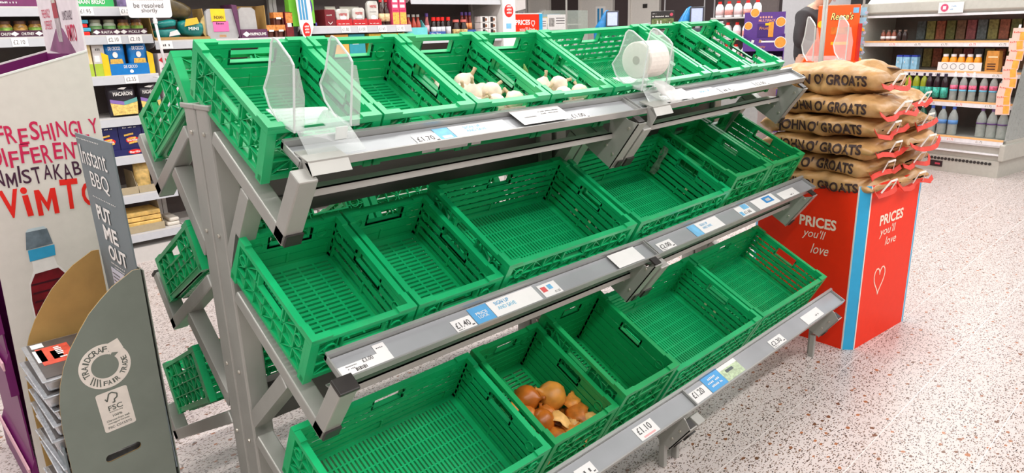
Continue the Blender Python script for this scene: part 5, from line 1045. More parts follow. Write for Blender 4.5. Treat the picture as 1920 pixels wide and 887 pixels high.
# fourth bay: sauces
t = open_case('pale teal case of clear sauce bottles', 3.185, 3.405, 1.493, 1.575, 1.64, mat('case_aqua', (110, 206, 210), 0.5), dp=0.14)
rb = [(0.022, 0), (0.025, 0.006), (0.025, 0.10), (0.020, 0.12), (0.012, 0.145), (0.012, 0.17)]; rc = [(0.015, 0.168), (0.015, 0.190)]
for i, x in enumerate((3.205, 3.25, 3.305, 3.355)): lathe_thing('chilli_bottle', 'red chilli sauce bottle in the pale teal case, %s from the left' % ['first', 'second', 'third', 'fourth'][i], 'bottle', x, 3.64, 1.498, rb, mat('chilli_red', (170, 60, 40), 0.25, var=0.2), 'chilli sauce bottles', (rc, mat('cap_grey', (176, 176, 168), 0.4)), [([(0.0255, 0.02), (0.0255, 0.075)], PAPER)])
lathe_thing('purple_bottle', 'slim violet capped bottle left of the soy sauces', 'bottle', 3.440, 3.62, 1.493, [(0.020, 0), (0.022, 0.006), (0.021, 0.09), (0.014, 0.15), (0.012, 0.18)], mat('plum_sauce', (168, 90, 90), 0.3, var=0.3), None, ([(0.015, 0.175), (0.015, 0.205)], mat('cap_violet', (86, 60, 130), 0.4)), [([(0.0225, 0.03), (0.0225, 0.10)], mat('label_lilac', (206, 170, 180), 0.5))])
for i, x in enumerate((3.515, 3.568, 3.621, 3.690)): lathe_thing('soy_bottle', 'dark soy sauce bottle with a red cap, %s of four from left' % ['first', 'second', 'third', 'fourth'][i], 'bottle', x, 3.62, 1.493, [(0.022, 0), (0.025, 0.006), (0.025, 0.08), (0.018, 0.115), (0.015, 0.14)], mat('soy_dark', (40, 24, 22), 0.2), 'red capped soy sauce bottles', ([(0.019, 0.138), (0.019, 0.170)], REDI), [([(0.0255, 0.02), (0.0255, 0.085)], mat('soy_label', (214, 214, 220), 0.5, var=0.1))])
for i, x in enumerate((3.775, 3.868)): lathe_thing('squat_sauce_jar', 'squat black sauce jar with gold label, %s' % ['left one', 'right one under the orange bottles'][i], 'jar', x, 3.61, 1.493, [(0.034, 0), (0.038, 0.008), (0.038, 0.07), (0.026, 0.11), (0.026, 0.125)], mat('soy_dark', (40, 24, 22)), 'squat black sauce jars', ([(0.030, 0.122), (0.030, 0.146)], mat('lid_salmon', (216, 110, 100), 0.4)), [([(0.0386, 0.015), (0.0386, 0.06)], mat('gold_label', (200, 170, 110), 0.5, var=0.6, scale=60))])
t = thing('shelf_case', 'blue shelf case with white lettering under the sauces', 'case', (3.65, 3.58, 1.493)); t['y0'] = 3.574
MB().box(3.43, 3.574, 1.493, 3.62, 3.578, 1.535).build('front', mat('case_blue', (50, 90, 160), 0.5), t); MB().box(3.43, 3.578, 1.493, 3.62, 3.595, 1.495).build('base', mat('case_blue', (50, 90, 160)), t); fr(t, 'Go-Tan', 3.45, 1.503, 0.11, 0.022, WINK, 0.02)
for i, x in enumerate((3.895, 3.945, 3.992)): lathe_thing('orange_sauce_bottle', 'orange labelled bottle with violet cap behind the blue tray, %s' % ['left', 'middle', 'right'][i], 'bottle', x, 3.66, 1.493, [(0.020, 0), (0.023, 0.006), (0.022, 0.10), (0.015, 0.16), (0.012, 0.19)], mat('orange_sauce', (130, 50, 40), 0.25), 'orange sauce bottles', ([(0.014, 0.185), (0.014, 0.215)], mat('cap_violet', (86, 60, 130))), [([(0.0232, 0.055), (0.0222, 0.115)], mat('label_orange', (236, 150, 90), 0.5))])
t = thing('shelf_case', 'blue tray in front of the orange labelled bottles', 'case', (3.95, 3.63, 1.493)); MB().box(3.905, 3.618, 1.493, 4.035, 3.622, 1.545).build('front', mat('case_blue', (50, 90, 160)), t); MB().box(3.905, 3.622, 1.493, 4.035, 3.635, 1.495).build('base', mat('case_blue', (50, 90, 160)), t)
for r in range(3):
    for c_ in range(2):
        t = boxp('cup_carton', 'black and white carton beside the end panel, %s %s of six' % (['lower', 'middle', 'upper'][r], ['left', 'right'][c_]), 'carton', 4.06+0.105*c_, 4.16+0.105*c_, 1.494+0.058*r, 1.549+0.058*r, mat('carton_whiteb', (222, 216, 212), 0.5), group='black and white cartons', dp=0.09); fp(t, 4.085+0.105*c_, 1.499+0.058*r, 0.034, 0.045, BLACKINK); fpoly(t, 4.13+0.105*c_, 1.52+0.058*r, disc(0, 0, 0.014), mat('brown_dot', (130, 80, 50), 0.5))
# ------------------------------------------------------------------ drinks chiller
FM = Matrix.Translation((7.40, -0.178, 0)) @ Matrix.Rotation(math.atan2(0.985, 0.175), 4, 'Z')     # local x along the front (to image left), y = -depth
# local: x runs along the front from the near corner, depth goes to -y
FMD = FM.to_3x3()
def fx(x, d, z): return FM @ Vector((x, -d, z))
CHM = mat('chiller_grey', (188, 186, 176), 0.35, 0.2, var=0.04); CHD = mat('chiller_inner', (120, 114, 108), 0.35, 0.3, var=0.12, scale=8); ORR = mat('orange_strip', (240, 184, 120), 0.5); RW = mat('rail_white', (232, 230, 232), 0.4)
t = thing('drinks_chiller', 'open fronted grey drinks chiller with four shelves of bottles', 'chiller', FM @ Vector((0.75, -0.4, 0)))
def fb(x0, d0, z0, x1, d1, z1, m, nm, par=None, bevel=0.0):
    mb = MB().box(x0, -d1, z0, x1, -d0, z1); mb.xf(FM); return mb.build(nm, m, par or t, False, bevel)
LW = 1.64
kp = fb(0.02, 0.03, 0.0, LW, 0.85, 0.165, CHM, 'kick_plate')
for i in range(24): 
    d = MB().lathe([(0.015, 0), (0.015, 0.004)], (0, 0, 0), 12); d.xf(FM @ Matrix.Translation((0.10+0.030*i*1.15, -0.0285, 0.132)) @ Matrix.Rotation(-math.pi/2, 4, 'X')); d.build('vent_hole', BLACKP, kp)
fb(0.54, 0.022, 0.045, 0.66, 0.03, 0.105, mat('display_black', (44, 26, 30), 0.3), 'temperature_display', kp); fb(0.56, 0.020, 0.066, 0.61, 0.022, 0.084, mat('display_digits', (190, 60, 80), 0.4), 'digits', kp)
fb(0.0, 0.06, 0.165, LW, 0.85, 0.365, CHM, 'lower_body')
for z0, z1, d0 in ((0.215, 0.232, 0.02), (0.30, 0.318, 0.02)): fb(0.0, d0, z0, LW, 0.07, z1, RW, 'bumper_rail', bevel=0.004)
fb(-0.02, 0.0, 0.17, 0.03, 0.85, 0.335, CHM, 'side_bumper', bevel=0.012)
fb(0.0, 0.80, 0.365, LW, 0.86, 1.90, CHD, 'back_wall')
fb(LW-0.02, 0.10, 0.365, LW, 0.80, 1.70, CHM, 'end_wall')
gl = MB().prism([fx(0.0, d, z) for d, z in ((0.03, 0.365), (0.80, 0.365), (0.80, 1.60), (0.26, 1.60), (0.20, 1.20), (0.05, 0.60))], FMD @ Vector((0.006, 0, 0))); gl.build('glass_end', mat('chiller_glass', (196, 200, 196), 0.08, mix=0.55), t)
fb(0.0, 0.80, 0.17, 0.03, 0.86, 1.70, CHM, 'corner_post')
cn = MB().prism([fx(0.0, d, z) for d, z in ((0.86, 1.90), (0.30, 1.78), (0.20, 1.70), (0.19, 1.60), (0.24, 1.565), (0.86, 1.60))], FMD @ Vector((LW, 0, 0))); cn.build('canopy', CHM, t, False, 0.008)
fb(0.0, 0.20, 1.548, LW, 0.30, 1.572, RW, 'light_bar')
sg = thing('chiller_sign', 'white sign with a pink speech bubble on the chiller canopy', 'sign', fx(0.73, 0.18, 1.58)); FL = FMD @ Vector((-1, 0, 0))
patch(fx(0.86, 0.183, 1.575), FL, UPZ, 0.24, 0.105, PAPER, sg, 'card', th=0.002); poly(fx(0.80, 0.182, 1.628), FL, UPZ, disc(0, 0, 0.038), mat('sign_pink', (214, 80, 120), 0.5), sg, 'bubble', lift=0.004); patch(fx(0.815, 0.182, 1.612), FL, UPZ, 0.03, 0.032, WINK, sg, 'mark', lift=0.0056)
for k, s in enumerate(('SCAN & GO', 'SHOP')): txt(s, fx(0.745, 0.182, 1.635-0.03*k), FL, UPZ, 0.06-0.02*k, 0.014, BLUEP, sg, lift=0.005)
SHZ = [(0.372, 0.02), (0.715, 0.10), (1.005, 0.16), (1.300, 0.20)]
for z, d in SHZ:
    s = fb(0.01, d, z-0.012, LW-0.02, 0.80, z, mat('chiller_shelf', (176, 174, 168), 0.35, 0.2), 'shelf')
    fb(0.01, d-0.012, z-0.055, LW-0.02, d, z-0.014, RW, 'price_rail', s); fb(0.01, d-0.014, z-0.014, LW-0.02, d+0.004, z+0.004, ORR, 'orange_edge', s)
    for k in range(5):
        x = 0.18+0.27*k; fb(x, d-0.0135, z-0.048, x+0.075, d-0.012, z-0.018, PAPER, 'ticket', s); txt('£1.75', fx(x+0.068, d-0.0135, z-0.042), FL, UPZ, 0.06, 0.020, REDI if k % 3 == 1 else INK, s)
# coloured blocks at the chiller back, standing in for the reflection of goods
for i in range(11):
    x = 0.20+0.105*i; m = mat('mirrored_goods_%d' % (i % 6), [(150, 110, 80), (130, 130, 70), (190, 110, 80), (170, 160, 90), (120, 130, 130), (180, 100, 100)][i % 6], 0.4, var=0.35, scale=40)
    for z in (1.30, 1.005): fb(x, 0.745, z+0.004, x+0.09, 0.795, z+0.20, m, 'mirrored_goods')
def bottle(name, label, x, d, z, prof, m, cap, group, bands=(), seg=14, sq=0.0):
    p = fx(x, d, z); t = thing(name, label, 'bottle', p, group)
    MB().lathe(prof, p, seg, sq).build('body', m, t, True); MB().lathe(cap[0], p, seg).build('cap', cap[1], t)
    for b_, mm in bands: MB().lathe(b_, p, seg, sq).build('label_band', mm, t, True)
    return t
CLB = mat('clear_bottle', (206, 214, 208), 0.1, var=0.1, mix=0.60); CW = mat('cap_white', (240, 240, 242), 0.4); CB = mat('cap_blue', (60, 90, 170), 0.4); CK = mat('cap_dark', (44, 34, 60), 0.4)
sp_ = [(0.030, 0), (0.034, 0.008), (0.033, 0.05), (0.0345, 0.10), (0.034, 0.175), (0.026, 0.208), (0.015, 0.226), (0.014, 0.24)]; scp = [(0.020, 0.236), (0.020, 0.262), (0.011, 0.264), (0.010, 0.285)]
# shelf 3: squash and flavoured water
for i in range(3):
    bottle('berry_drink', 'purple drink bottle left of the lime drinks, %s' % ['left of three', 'middle of three', 'right of three'][i], 1.30-0.075*i, 0.16, 0.716, sp_, mat('berry_juice', (70, 30, 60), 0.2), ([(0.017, 0.236), (0.017, 0.262)], [CK, CB, mat('cap_sky', (150, 190, 230), 0.4)][i]), 'purple drink bottles', [([(0.035, 0.11), (0.035, 0.165)], mat('label_mauve', (170, 110, 160), 0.5))])
for i in range(3): bottle('lime_drink', 'lime green drink bottle with teal label, %s' % ['left of three', 'middle of three', 'right of three'][i], 1.055-0.080*i, 0.16, 0.716, sp_, mat('lime_juice', (150, 160, 40), 0.2), ([(0.017, 0.236), (0.017, 0.262)], CK), 'lime drink bottles', [([(0.035, 0.02), (0.035, 0.125)], mat('label_jade', (40, 150, 120), 0.5, var=0.4, scale=60))])
for i in range(3): bottle('cola_drink', 'dark drink bottle with teal and red label, %s' % ['left of three', 'middle of three', 'right of three'][i], 0.835-0.078*i, 0.15, 0.716, sp_, mat('cola_juice', (44, 28, 34), 0.2), ([(0.017, 0.236), (0.017, 0.262)], CK), 'dark drink bottles', [([(0.035, 0.02), (0.035, 0.125)], mat('label_teal2', (60, 170, 150), 0.5, var=0.6, scale=45))])
for i in range(6): bottle('flavoured_water', 'clear flavoured water bottle with white sports cap, %s from the left' % ['first', 'second', 'third', 'fourth', 'fifth', 'sixth'][i], 0.585-0.088*i, 0.14 if i < 3 else 0.17, 0.716, sp_, CLB, (scp, CW), 'flavoured water bottles', [([(0.035, 0.11), (0.035, 0.155)], mat('label_pinkred', (226, 100, 130), 0.5, var=0.5, scale=50)), ([(0.0352, 0.095), (0.0352, 0.112)], mat('label_cyan', (110, 190, 220), 0.5))])
# shelf 4: water
wp = [(0.040, 0), (0.045, 0.01), (0.043, 0.05), (0.045, 0.09), (0.043, 0.13), (0.045, 0.17), (0.034, 0.215), (0.016, 0.25), (0.014, 0.262)]; wc = [(0.017, 0.258), (0.017, 0.282)]
for i in range(2): bottle('mineral_water', 'green mineral water bottle with pale blue label on the bottom shelf', 0.93-0.095*i, 0.10, 0.374, wp, mat('green_glass', (30, 80, 60), 0.15), (wc, CW), 'mineral water bottles', [([(0.0458, 0.02), (0.0458, 0.11)], mat('label_paleblue', (130, 190, 220), 0.5, var=0.2))])
for i in range(3): bottle('water_bottle', 'clear ribbed water bottle with blue cap on the bottom chiller shelf, %s' % ['left of three', 'middle of three', 'right of three'][i], 0.735-0.105*i, 0.09, 0.374, wp, CLB, (wc, CB), 'blue capped water bottles', [([(0.0455, 0.11), (0.0455, 0.15)], mat('label_waterblue', (90, 140, 200), 0.5))] if i else ())
for i in range(3): bottle('water_bottle', 'clear water bottle at the near end of the chiller\'s bottom shelf, %s' % ['left of three', 'middle of three', 'right of three'][i], 0.27-0.095*i, 0.12, 0.374, wp, CLB, (wc, mat('cap_plum', (110, 80, 130), 0.4)), 'near end water bottles', [([(0.0455, 0.13), (0.0455, 0.145)], mat('label_purple', (90, 60, 110), 0.5))])
# shelf 2: juices, coconut water, chocolate carton
for i in range(5):
    p = bottle('orange_juice', 'short orange juice bottle in the white carrier, %s from the left' % ['first', 'second', 'third', 'fourth', 'fifth'][i], 0.755-0.078*i, 0.25, 1.007, [(0.030, 0), (0.036, 0.008), (0.037, 0.09), (0.030, 0.125), (0.020, 0.14)], mat('orange_juice', (246, 160, 30), 0.3, var=0.06), ([(0.025, 0.138), (0.025, 0.162)], CW), 'orange juice bottles')
cr_ = thing('juice_carrier', 'white cardboard carrier with ring logos around the orange juice', 'carrier', fx(0.6, 0.25, 1.006))
fb(0.385, 0.208, 1.0065, 0.805, 0.211, 1.090, PAPER, 'front', cr_); fb(0.385, 0.211, 1.0065, 0.805, 0.29, 1.0072, PAPER, 'base', cr_)
for k in range(4):
    c0 = fx(0.735-0.085*k, 0.208, 1.048); N_ = FL.cross(UPZ); mb = MB()
    for q in range(16):
        a0, a1 = 2*math.pi*q/16, 2*math.pi*(q+1)/16; mb.prism([c0+(FL*math.cos(a)+UPZ*math.sin(a))*r+N_*0.001 for r, a in ((0.026, a0), (0.030, a0), (0.030, a1), (0.026, a1))], N_*0.0005)
    mb.build('ring_print', INK, cr_)
for i in range(3):
    p = fx(1.215-0.072*i, 0.24+0.03*(i == 2), 1.006); t = thing('coconut_water', ['left', 'middle', 'right'][i]+' blue and white drink carton on the second chiller shelf', 'carton', p, 'blue drink cartons'); mb = MB().box(-0.032, -0.03, 0, 0.032, 0.03, 0.13); mb.xf(Matrix.Translation(p) @ FMD.to_4x4()); mb.build('carton', mat('coco_blue', (150, 200, 226), 0.4, var=0.2, scale=30), t); mb = MB().prism([(-0.032, -0.03, 0.13), (0.032, -0.03, 0.13), (0.028, -0.03, 0.150), (-0.028, -0.03, 0.150)], (0, 0.06, 0)); mb.xf(Matrix.Translation(p) @ FMD.to_4x4()); mb.build('top', mat('coco_navy', (50, 70, 170), 0.4), t)
    txt('coco', fx(1.215-0.072*i+0.026, 0.21+0.03*(i == 2), 1.07), FL, UPZ, 0.05, 0.03, WINK, t, lift=0.003)
p = fx(0.285, 0.22, 1.006); t = thing('chocolate_carton', 'tall orange and brown carton on the second chiller shelf', 'carton', p); mb = MB().prism([(-0.055, -0.04, 0), (0.055, -0.04, 0), (0.060, -0.04, 0.06), (0.056, -0.04, 0.20), (-0.050, -0.04, 0.20), (-0.060, -0.04, 0.06)], (0, 0.08, 0)); mb.xf(Matrix.Translation(p) @ FMD.to_4x4()); mb.build('carton', mat('carton_amber', (206, 140, 60), 0.45, var=0.15), t)
for zz, hh in ((0.02, 0.012), (0.045, 0.014), (0.07, 0.010)): patch(fx(0.325, 0.18, 1.006+zz), FL, UPZ, 0.075, hh, mat('choc_brown', (80, 44, 26), 0.5), t)
patch(fx(0.325, 0.18, 1.14), FL, UPZ, 0.085, 0.016, mat('cream_print', (240, 210, 160), 0.5), t)
# shelf 1: small jars
for i in range(5): bottle('iced_tea_jar', 'small drink jar on the top chiller shelf, %s from the left' % ['first', 'second', 'third', 'fourth', 'fifth'][i], 1.45-0.060*i, 0.26, 1.302, [(0.024, 0), (0.026, 0.006), (0.026, 0.07), (0.018, 0.09), (0.014, 0.10)], mat('amber_jar', (130, 70, 50), 0.25, var=0.4) if i < 3 else mat('dark_jar2', (50, 36, 34), 0.25), ([(0.016, 0.098), (0.016, 0.116)], mat('lid_bronze', (110, 90, 80), 0.4)), 'small drink jars on the top chiller shelf', [([(0.0264, 0.02), (0.0264, 0.05)], PAPER)] if i < 3 else ())
bottle('small_jar', 'small green jar at the near end of the top chiller shelf', 0.09, 0.26, 1.302, [(0.026, 0), (0.028, 0.006), (0.028, 0.07), (0.022, 0.085)], mat('jar_mint', (150, 176, 150), 0.3), ([(0.028, 0.084), (0.028, 0.11)], BLACKP), None)
# pink and orange leaflets on a hanging strip
lt = thing('leaflet_strip', 'hanging strip of pink and orange snack packets at the chiller corner', 'clip strip', fx(-0.02, 0.0, 0.75))
for i in range(9):
    z = 1.36-0.085*i; a = 0.12*math.sin(i*1.9); c = fx(0.02+0.012*math.sin(i*2.2)+0.055*i/9, 0.02, z)
    R_ = (FL*math.cos(a)+UPZ*math.sin(a)); U_ = (UPZ*math.cos(a)-FL*math.sin(a))
    pk = patch(c-R_*0.06-U_*0.06, R_, U_, 0.12, 0.12, mat('snack_pink', (240, 200, 184), 0.45, var=0.06), lt, 'packet', lift=0.004*i*0.3, th=0.006)
    patch(c+R_*0.005-U_*0.05, R_, U_, 0.05, 0.075, mat('snack_orange', (244, 172, 70), 0.45, var=0.15), pk, 'print', lift=0.008+0.0012*i)
    txt('FREE', c-R_*0.05+U_*0.015, R_, U_, 0.06, 0.018, mat('coral_ink', (226, 110, 90), 0.5), pk, lift=0.009+0.0012*i)
MB().bar(fx(0.06, 0.03, 0.70), fx(0.03, 0.02, 1.45), 0.02, 0.002, up=(1, 0, 0)).build('strip', CW, lt)

# ------------------------------------------------------------------ far wall, doors, checkouts
WD = mat('wall_dark_brown', (66, 54, 54), 0.5, var=0.05); DRW = mat('door_cream', (212, 206, 198), 0.5, var=0.03); GRP = mat('grey_partition', (196, 194, 196), 0.5, var=0.03)
struct('wall_far', MB().box(14.0, -9, 0, 14.2, 24, 4.2), WD)
struct('wall_side', MB().box(-8, 20.0, 0, 14.0, 20.2, 4.2), mat('wall_pale', (206, 202, 198), 0.6))
def door(n, y0, y1, win):
    d = struct('door_%d' % n, MB().box(13.94, y0, 0, 13.99, y1, 2.6), DRW)
    for yy in (y0-0.06, y1): MB().box(13.90, yy, 0, 13.99, yy+0.06, 2.65).build('door_frame', DRW, d)
    if win: 
        wf = MB().box(13.925, win[0], 1.45, 13.94, win[1], 2.05).build('window_frame', WHITE, d); MB().box(13.92, win[0]+0.06, 1.50, 13.926, win[1]-0.06, 2.0).build('pane', mat('blue_pane', (60, 140, 190), 0.2), wf); MB().box(13.915, (win[0]+win[1])/2-0.02, 1.50, 13.921, (win[0]+win[1])/2+0.02, 2.0).build('pane_bar', WHITE, wf)
    MB().box(13.90, y1-0.14, 1.0, 13.94, y1-0.06, 1.16).build('door_handle', BLACKP, d)
door(1, 9.75, 10.75, (9.95, 10.25)); door(2, 8.38, 9.16, None)
door(3, 11.9, 12.6, (12.0, 12.22)); door(4, 12.7, 13.4, (12.8, 13.05))
for k, yy in enumerate((8.2, 7.15, 6.9, 5.75)):
    tr = struct('trim_%d' % (k+1), MB().box(13.97, yy, 0, 14.0, yy+0.025, 4.0), GRP)
struct('wall_partition', MB().box(11.95, 2.9, 0, 12.0, 4.36, 3.2), GRP)
sw = thing('switch_plate', 'small light switch plate on the far dark wall', 'switch', (13.99, 11.02, 1.70)); MB().box(13.98, 10.98, 1.66, 14.0, 11.06, 1.78).build('plate', mat('switch_grey', (170, 160, 156), 0.5), sw)
dn = thing('door_sign', 'small dark square sign on the pale door', 'sign', (13.93, 8.72, 1.99)); MB().box(13.92, 8.68, 1.96, 13.94, 8.80, 2.05).build('plate', BLACKP, dn)
def selfcheck(x, y, lb):
    t = thing('self_checkout', lb, 'self checkout', (x, y, 0), 'self checkout tills')
    MB().box(x-0.1, y-0.35, 0, x+0.5, y+0.45, 1.30).build('cabinet', mat('till_grey', (150, 152, 156), 0.45), t, bevel=0.02)
    MB().box(x+0.05, y-0.03, 1.30, x+0.10, y+0.03, 1.52).build('stem', GRP, t); d = MB().box(-0.02, -0.115, -0.14, 0.02, 0.115, 0.14); d.xf(Matrix.Translation((x+0.04, y, 1.68)) @ Matrix.Rotation(math.radians(34), 4, 'Z')); sc_ = d.build('screen_case', mat('till_dark', (70, 72, 80), 0.4), t, bevel=0.01)
    d = MB().box(-0.024, -0.09, -0.115, -0.019, 0.09, 0.115); d.xf(Matrix.Translation((x+0.04, y, 1.68)) @ Matrix.Rotation(math.radians(34), 4, 'Z')); d.build('screen', mat('till_screen', (186, 196, 236), 0.3, emit=0.35), sc_)
    MB().box(x+0.0, y-0.10, 1.30, x+0.14, y+0.12, 1.48).build('card_reader', mat('till_dark', (70, 72, 80)), t, bevel=0.02)
    b = MB(); b.tube([(x, y+0.32, 1.28), (x+0.02, y+0.27, 1.45), (x+0.05, y+0.20, 1.62), (x+0.05, y+0.14, 1.78), (x+0.05, y+0.13, 1.84)], [0.06, 0.13, 0.10, 0.06, 0.02], 10)
    bg = thing('blue_bag', 'crumpled blue plastic bag over the scanner of %s' % lb.split(',')[1].strip(), 'bag', (x, y+0.25, 1.30), 'blue bags over the scanners')
    for i, v in enumerate(b.v): b.v[i] = tuple(Vector(v)+Vector((0.02, 0.03, 0.03))*noise.noise(Vector(v)*9))
    b.build('film', mat('bag_blue', (40, 140, 210), 0.3, var=0.3, scale=12), bg, True)
selfcheck(10.0, 6.66, 'grey self checkout with small lit screen, the till by the pale doors')
selfcheck(10.0, 4.90, 'grey self checkout with small lit screen, the till before the dark wall')
t = thing('till_scale', 'pale tilted till screen back beside the first self checkout', 'till', (9.8, 5.98, 0)); MB().box(9.8, 5.70, 0, 10.3, 6.2, 1.36).build('cabinet', mat('till_grey', (150, 152, 156)), t); MB().prism([(9.8, 5.72, 1.36), (9.8, 6.16, 1.36), (9.8, 6.02, 1.56), (9.8, 5.74, 1.58)], (0.25, 0, 0.02)).build('screen_back', GRP, t)
t = thing('till_scale', 'pale tilted till screen back right of the second self checkout', 'till', (9.4, 4.16, 0)); MB().box(9.4, 3.95, 0, 9.9, 4.4, 1.30).build('cabinet', mat('till_grey', (150, 152, 156)), t); MB().prism([(9.4, 3.98, 1.42), (9.4, 4.25, 1.30), (9.4, 4.35, 1.55), (9.4, 4.05, 1.56)], (0.2, 0, 0.02)).build('screen_back', GRP, t)
# promotion screen
PM = Matrix.Translation((8.8, 4.74, 0.05)) @ Matrix.Rotation(math.radians(-53), 4, 'Z')
t = thing('promo_screen', 'black framed promotion screen with a field picture above the rack', 'screen', PM.translation)
def pb(x0, y0, z0, x1, y1, z1, m, nm, par=None, bevel=0.0):
    mb = MB().box(x0, y0, z0, x1, y1, z1); mb.xf(PM); return mb.build(nm, m, par or t, False, bevel)
pb(-0.16, 0, 1.42, 0.19, 0.04, 1.70, BLACKP, 'frame', bevel=0.01); pb(-0.02, 0.04, -0.05, 0.04, 0.08, 1.45, STEEL, 'stand')
pb(-0.15, -0.003, 1.44, 0.18, 0.0, 1.59, mat('field_print', (110, 120, 70), 0.5, var=0.6, scale=26), 'picture'); pr_ = PM.to_3x3() @ Vector((1, 0, 0))
txt('HELP FEED BRITAIN', PM @ Vector((-0.14, 0, 1.61)), pr_, UPZ, 0.25, 0.024, WINK, t, bold=0.03, lift=0.004); txt('co-op', PM @ Vector((-0.14, 0, 1.655)), pr_, UPZ, 0.06, 0.014, WINK, t, lift=0.004)
poly(PM @ Vector((0.145, 0, 1.645)), pr_, UPZ, disc(0, 0, 0.024), mat('badge_pink', (210, 80, 100), 0.5), t, 'badge', lift=0.004)
for i, (a, b) in enumerate(((-0.06, 1.56), (-0.01, 1.56), (0.06, 1.52), (0.12, 1.54))): poly(PM @ Vector((a, 0, 1.44)), pr_, UPZ, [(-0.018, 0.0), (0.02, 0.0), (0.024, (b-1.44)*0.55), (0.008, (b-1.44)*0.75), (0.008, (b-1.44)), (-0.010, (b-1.44)), (-0.008, (b-1.44)*0.75), (-0.022, (b-1.44)*0.55)], mat('figure_print', (220, 214, 204), 0.5, var=0.2), t, 'figure', lift=0.004)
# red price board and freezer behind the aisle end
t = thing('price_board', 'red board reading PRICES you\'ll love at the aisle end', 'board', (5.33, 4.2, 0))
MB().box(5.06, 4.20, 1.0, 5.53, 4.23, 1.700).build('board', RED, t); MB().box(5.53, 4.195, 1.0, 5.585, 4.235, 1.705).build('blue_edge', CYAN, t); MB().box(5.06, 4.205, 1.700, 5.585, 4.225, 1.712).build('top_edge', WHITE, t); MB().box(5.10, 4.22, 0, 5.50, 4.26, 1.0).build('stand', GRP, t)
txt('PRICES', (5.145, 4.20, 1.585), XR, UPZ, 0.235, 0.055, WINK, t, bold=0.03); txt("you'll love", (5.20, 4.20, 1.50), XR, UPZ, 0.25, 0.06, WINK, t, slant=0.2)
stroke(hp, 0.008, WINK, t, Vector((5.43, 4.20, 1.60)), XR*0.5, UPZ*0.5)
t = thing('deli_cabinet', 'glass fronted deli cabinet behind the red price board', 'cabinet', (6.6, 5.6, 0))
MB().box(5.8, 5.2, 0, 7.6, 6.0, 1.35).build('base', GRP, t); MB().prism([(5.8, 5.2, 1.35), (7.6, 5.2, 1.35), (7.6, 5.2, 1.78), (6.7, 5.2, 1.78), (5.8, 5.2, 1.58)], (0, 0.01, 0)).build('glass', mat('deli_glass', (196, 206, 196), 0.1, mix=0.6), t); MB().box(5.8, 5.9, 1.35, 7.6, 6.0, 1.60).build('back', WHITE, t)
for i in range(4): MB().box(6.45+0.22*i, 5.45, 1.60, 6.62+0.22*i, 5.7, 1.70+0.04*(i % 2)).build('tub', [mat('tub_olive', (170, 170, 90), 0.5), mat('tub_brown', (150, 90, 60), 0.5), YEL, mat('tub_blue', (60, 150, 200), 0.4)][i], t)
MB().box(5.8, 5.3, 1.58, 7.6, 5.9, 1.595).build('shelf', WHITE, t)
MB().prism([(5.3, 5.18, 1.62), (6.3, 5.18, 1.80), (6.3, 5.18, 2.3), (5.3, 5.18, 2.3)], (0, 0.03, 0)).build('canopy', WHITE, t)
t = thing('notice_board', 'white notice boards on stands beside the deli cabinet', 'notice', (6.3, 4.4, 0)); 
for x0, x1, z0, z1 in ((5.74, 5.88, 1.50, 1.66), (5.90, 6.22, 1.52, 1.70), (5.90, 6.22, 1.30, 1.50)):
    nb = MB().box(x0, 4.4, z0, x1, 4.41, z1).build('board', mat('notice_white', (222, 220, 216), 0.5, var=0.05), t)
    for k in range(3): MB().box(x0+(x1-x0)*0.45, 4.398, z0+(z1-z0)*(0.4+0.17*k), x1-0.02, 4.40, z0+(z1-z0)*(0.45+0.17*k)).build('line_print', INK, nb)
    MB().box(x0+0.02, 4.398, z0+0.04, x0+(x1-x0)*0.35, 4.40, z1-0.04).build('figure_print', mat('print_grey', (150, 146, 142), 0.6, var=0.4, scale=30), nb)
MB().box(6.0, 4.42, 0, 6.1, 4.44, 1.5).build('stand', STEEL, t)
MB().tube([(6.26, 4.42, 0), (6.26, 4.42, 2.3)], 0.012, 8).build('pole', STEEL, t)
# household shelf, purple and orange display stands
t = thing('household_shelf', 'white shelf of red and white household bottles behind the purple display', 'shelving', (8.7, 3.1, 0))
MB().box(8.9, 2.95, 0, 8.95, 3.75, 2.2).build('back', SHB, t)
for z in (1.05, 1.34, 1.62): s = MB().box(8.5, 2.95, z-0.02, 8.9, 3.72, z).build('shelf', SHW, t)
for zi, z in enumerate((1.05, 1.34, 1.62)):
    for i in range(5):
        y = 3.63-0.140*i; b = lathe_thing('household_bottle', 'white and red household bottle behind the purple display, %s from left on the %s shelf' % (['first', 'second', 'third', 'fourth', 'fifth', 'sixth', 'seventh'][i], ['lower', 'middle', 'upper'][zi]), 'bottle', 8.58, y, z, [(0.05, 0), (0.055, 0.01), (0.055, 0.13), (0.035, 0.17), (0.02, 0.18)], CW, 'household bottles', ([(0.024, 0.178), (0.024, 0.21)], REDI), [([(0.056, 0.03), (0.056, 0.10)], mat('label_coral', (236, 150, 140), 0.5, var=0.4, scale=20) if i % 2 else mat('label_rose', (226, 196, 196), 0.5))], seg=10)
DP = Matrix.Translation((7.70, 2.50, 0)) @ Matrix.Rotation(math.radians(-62), 4, 'Z')
PPL = mat('purple_card', (96, 58, 140), 0.45, var=0.05); OFR = mat('orange_fruit', (244, 160, 60), 0.5, var=0.12)
t = thing('chocolate_display', 'purple cardboard snack display with orange slices', 'display stand', DP.translation)
def db(x0, y0, z0, x1, y1, z1, m, nm, par=None):
    mb = MB().box(x0, y0, z0, x1, y1, z1); mb.xf(DP); return mb.build(nm, m, par or t)
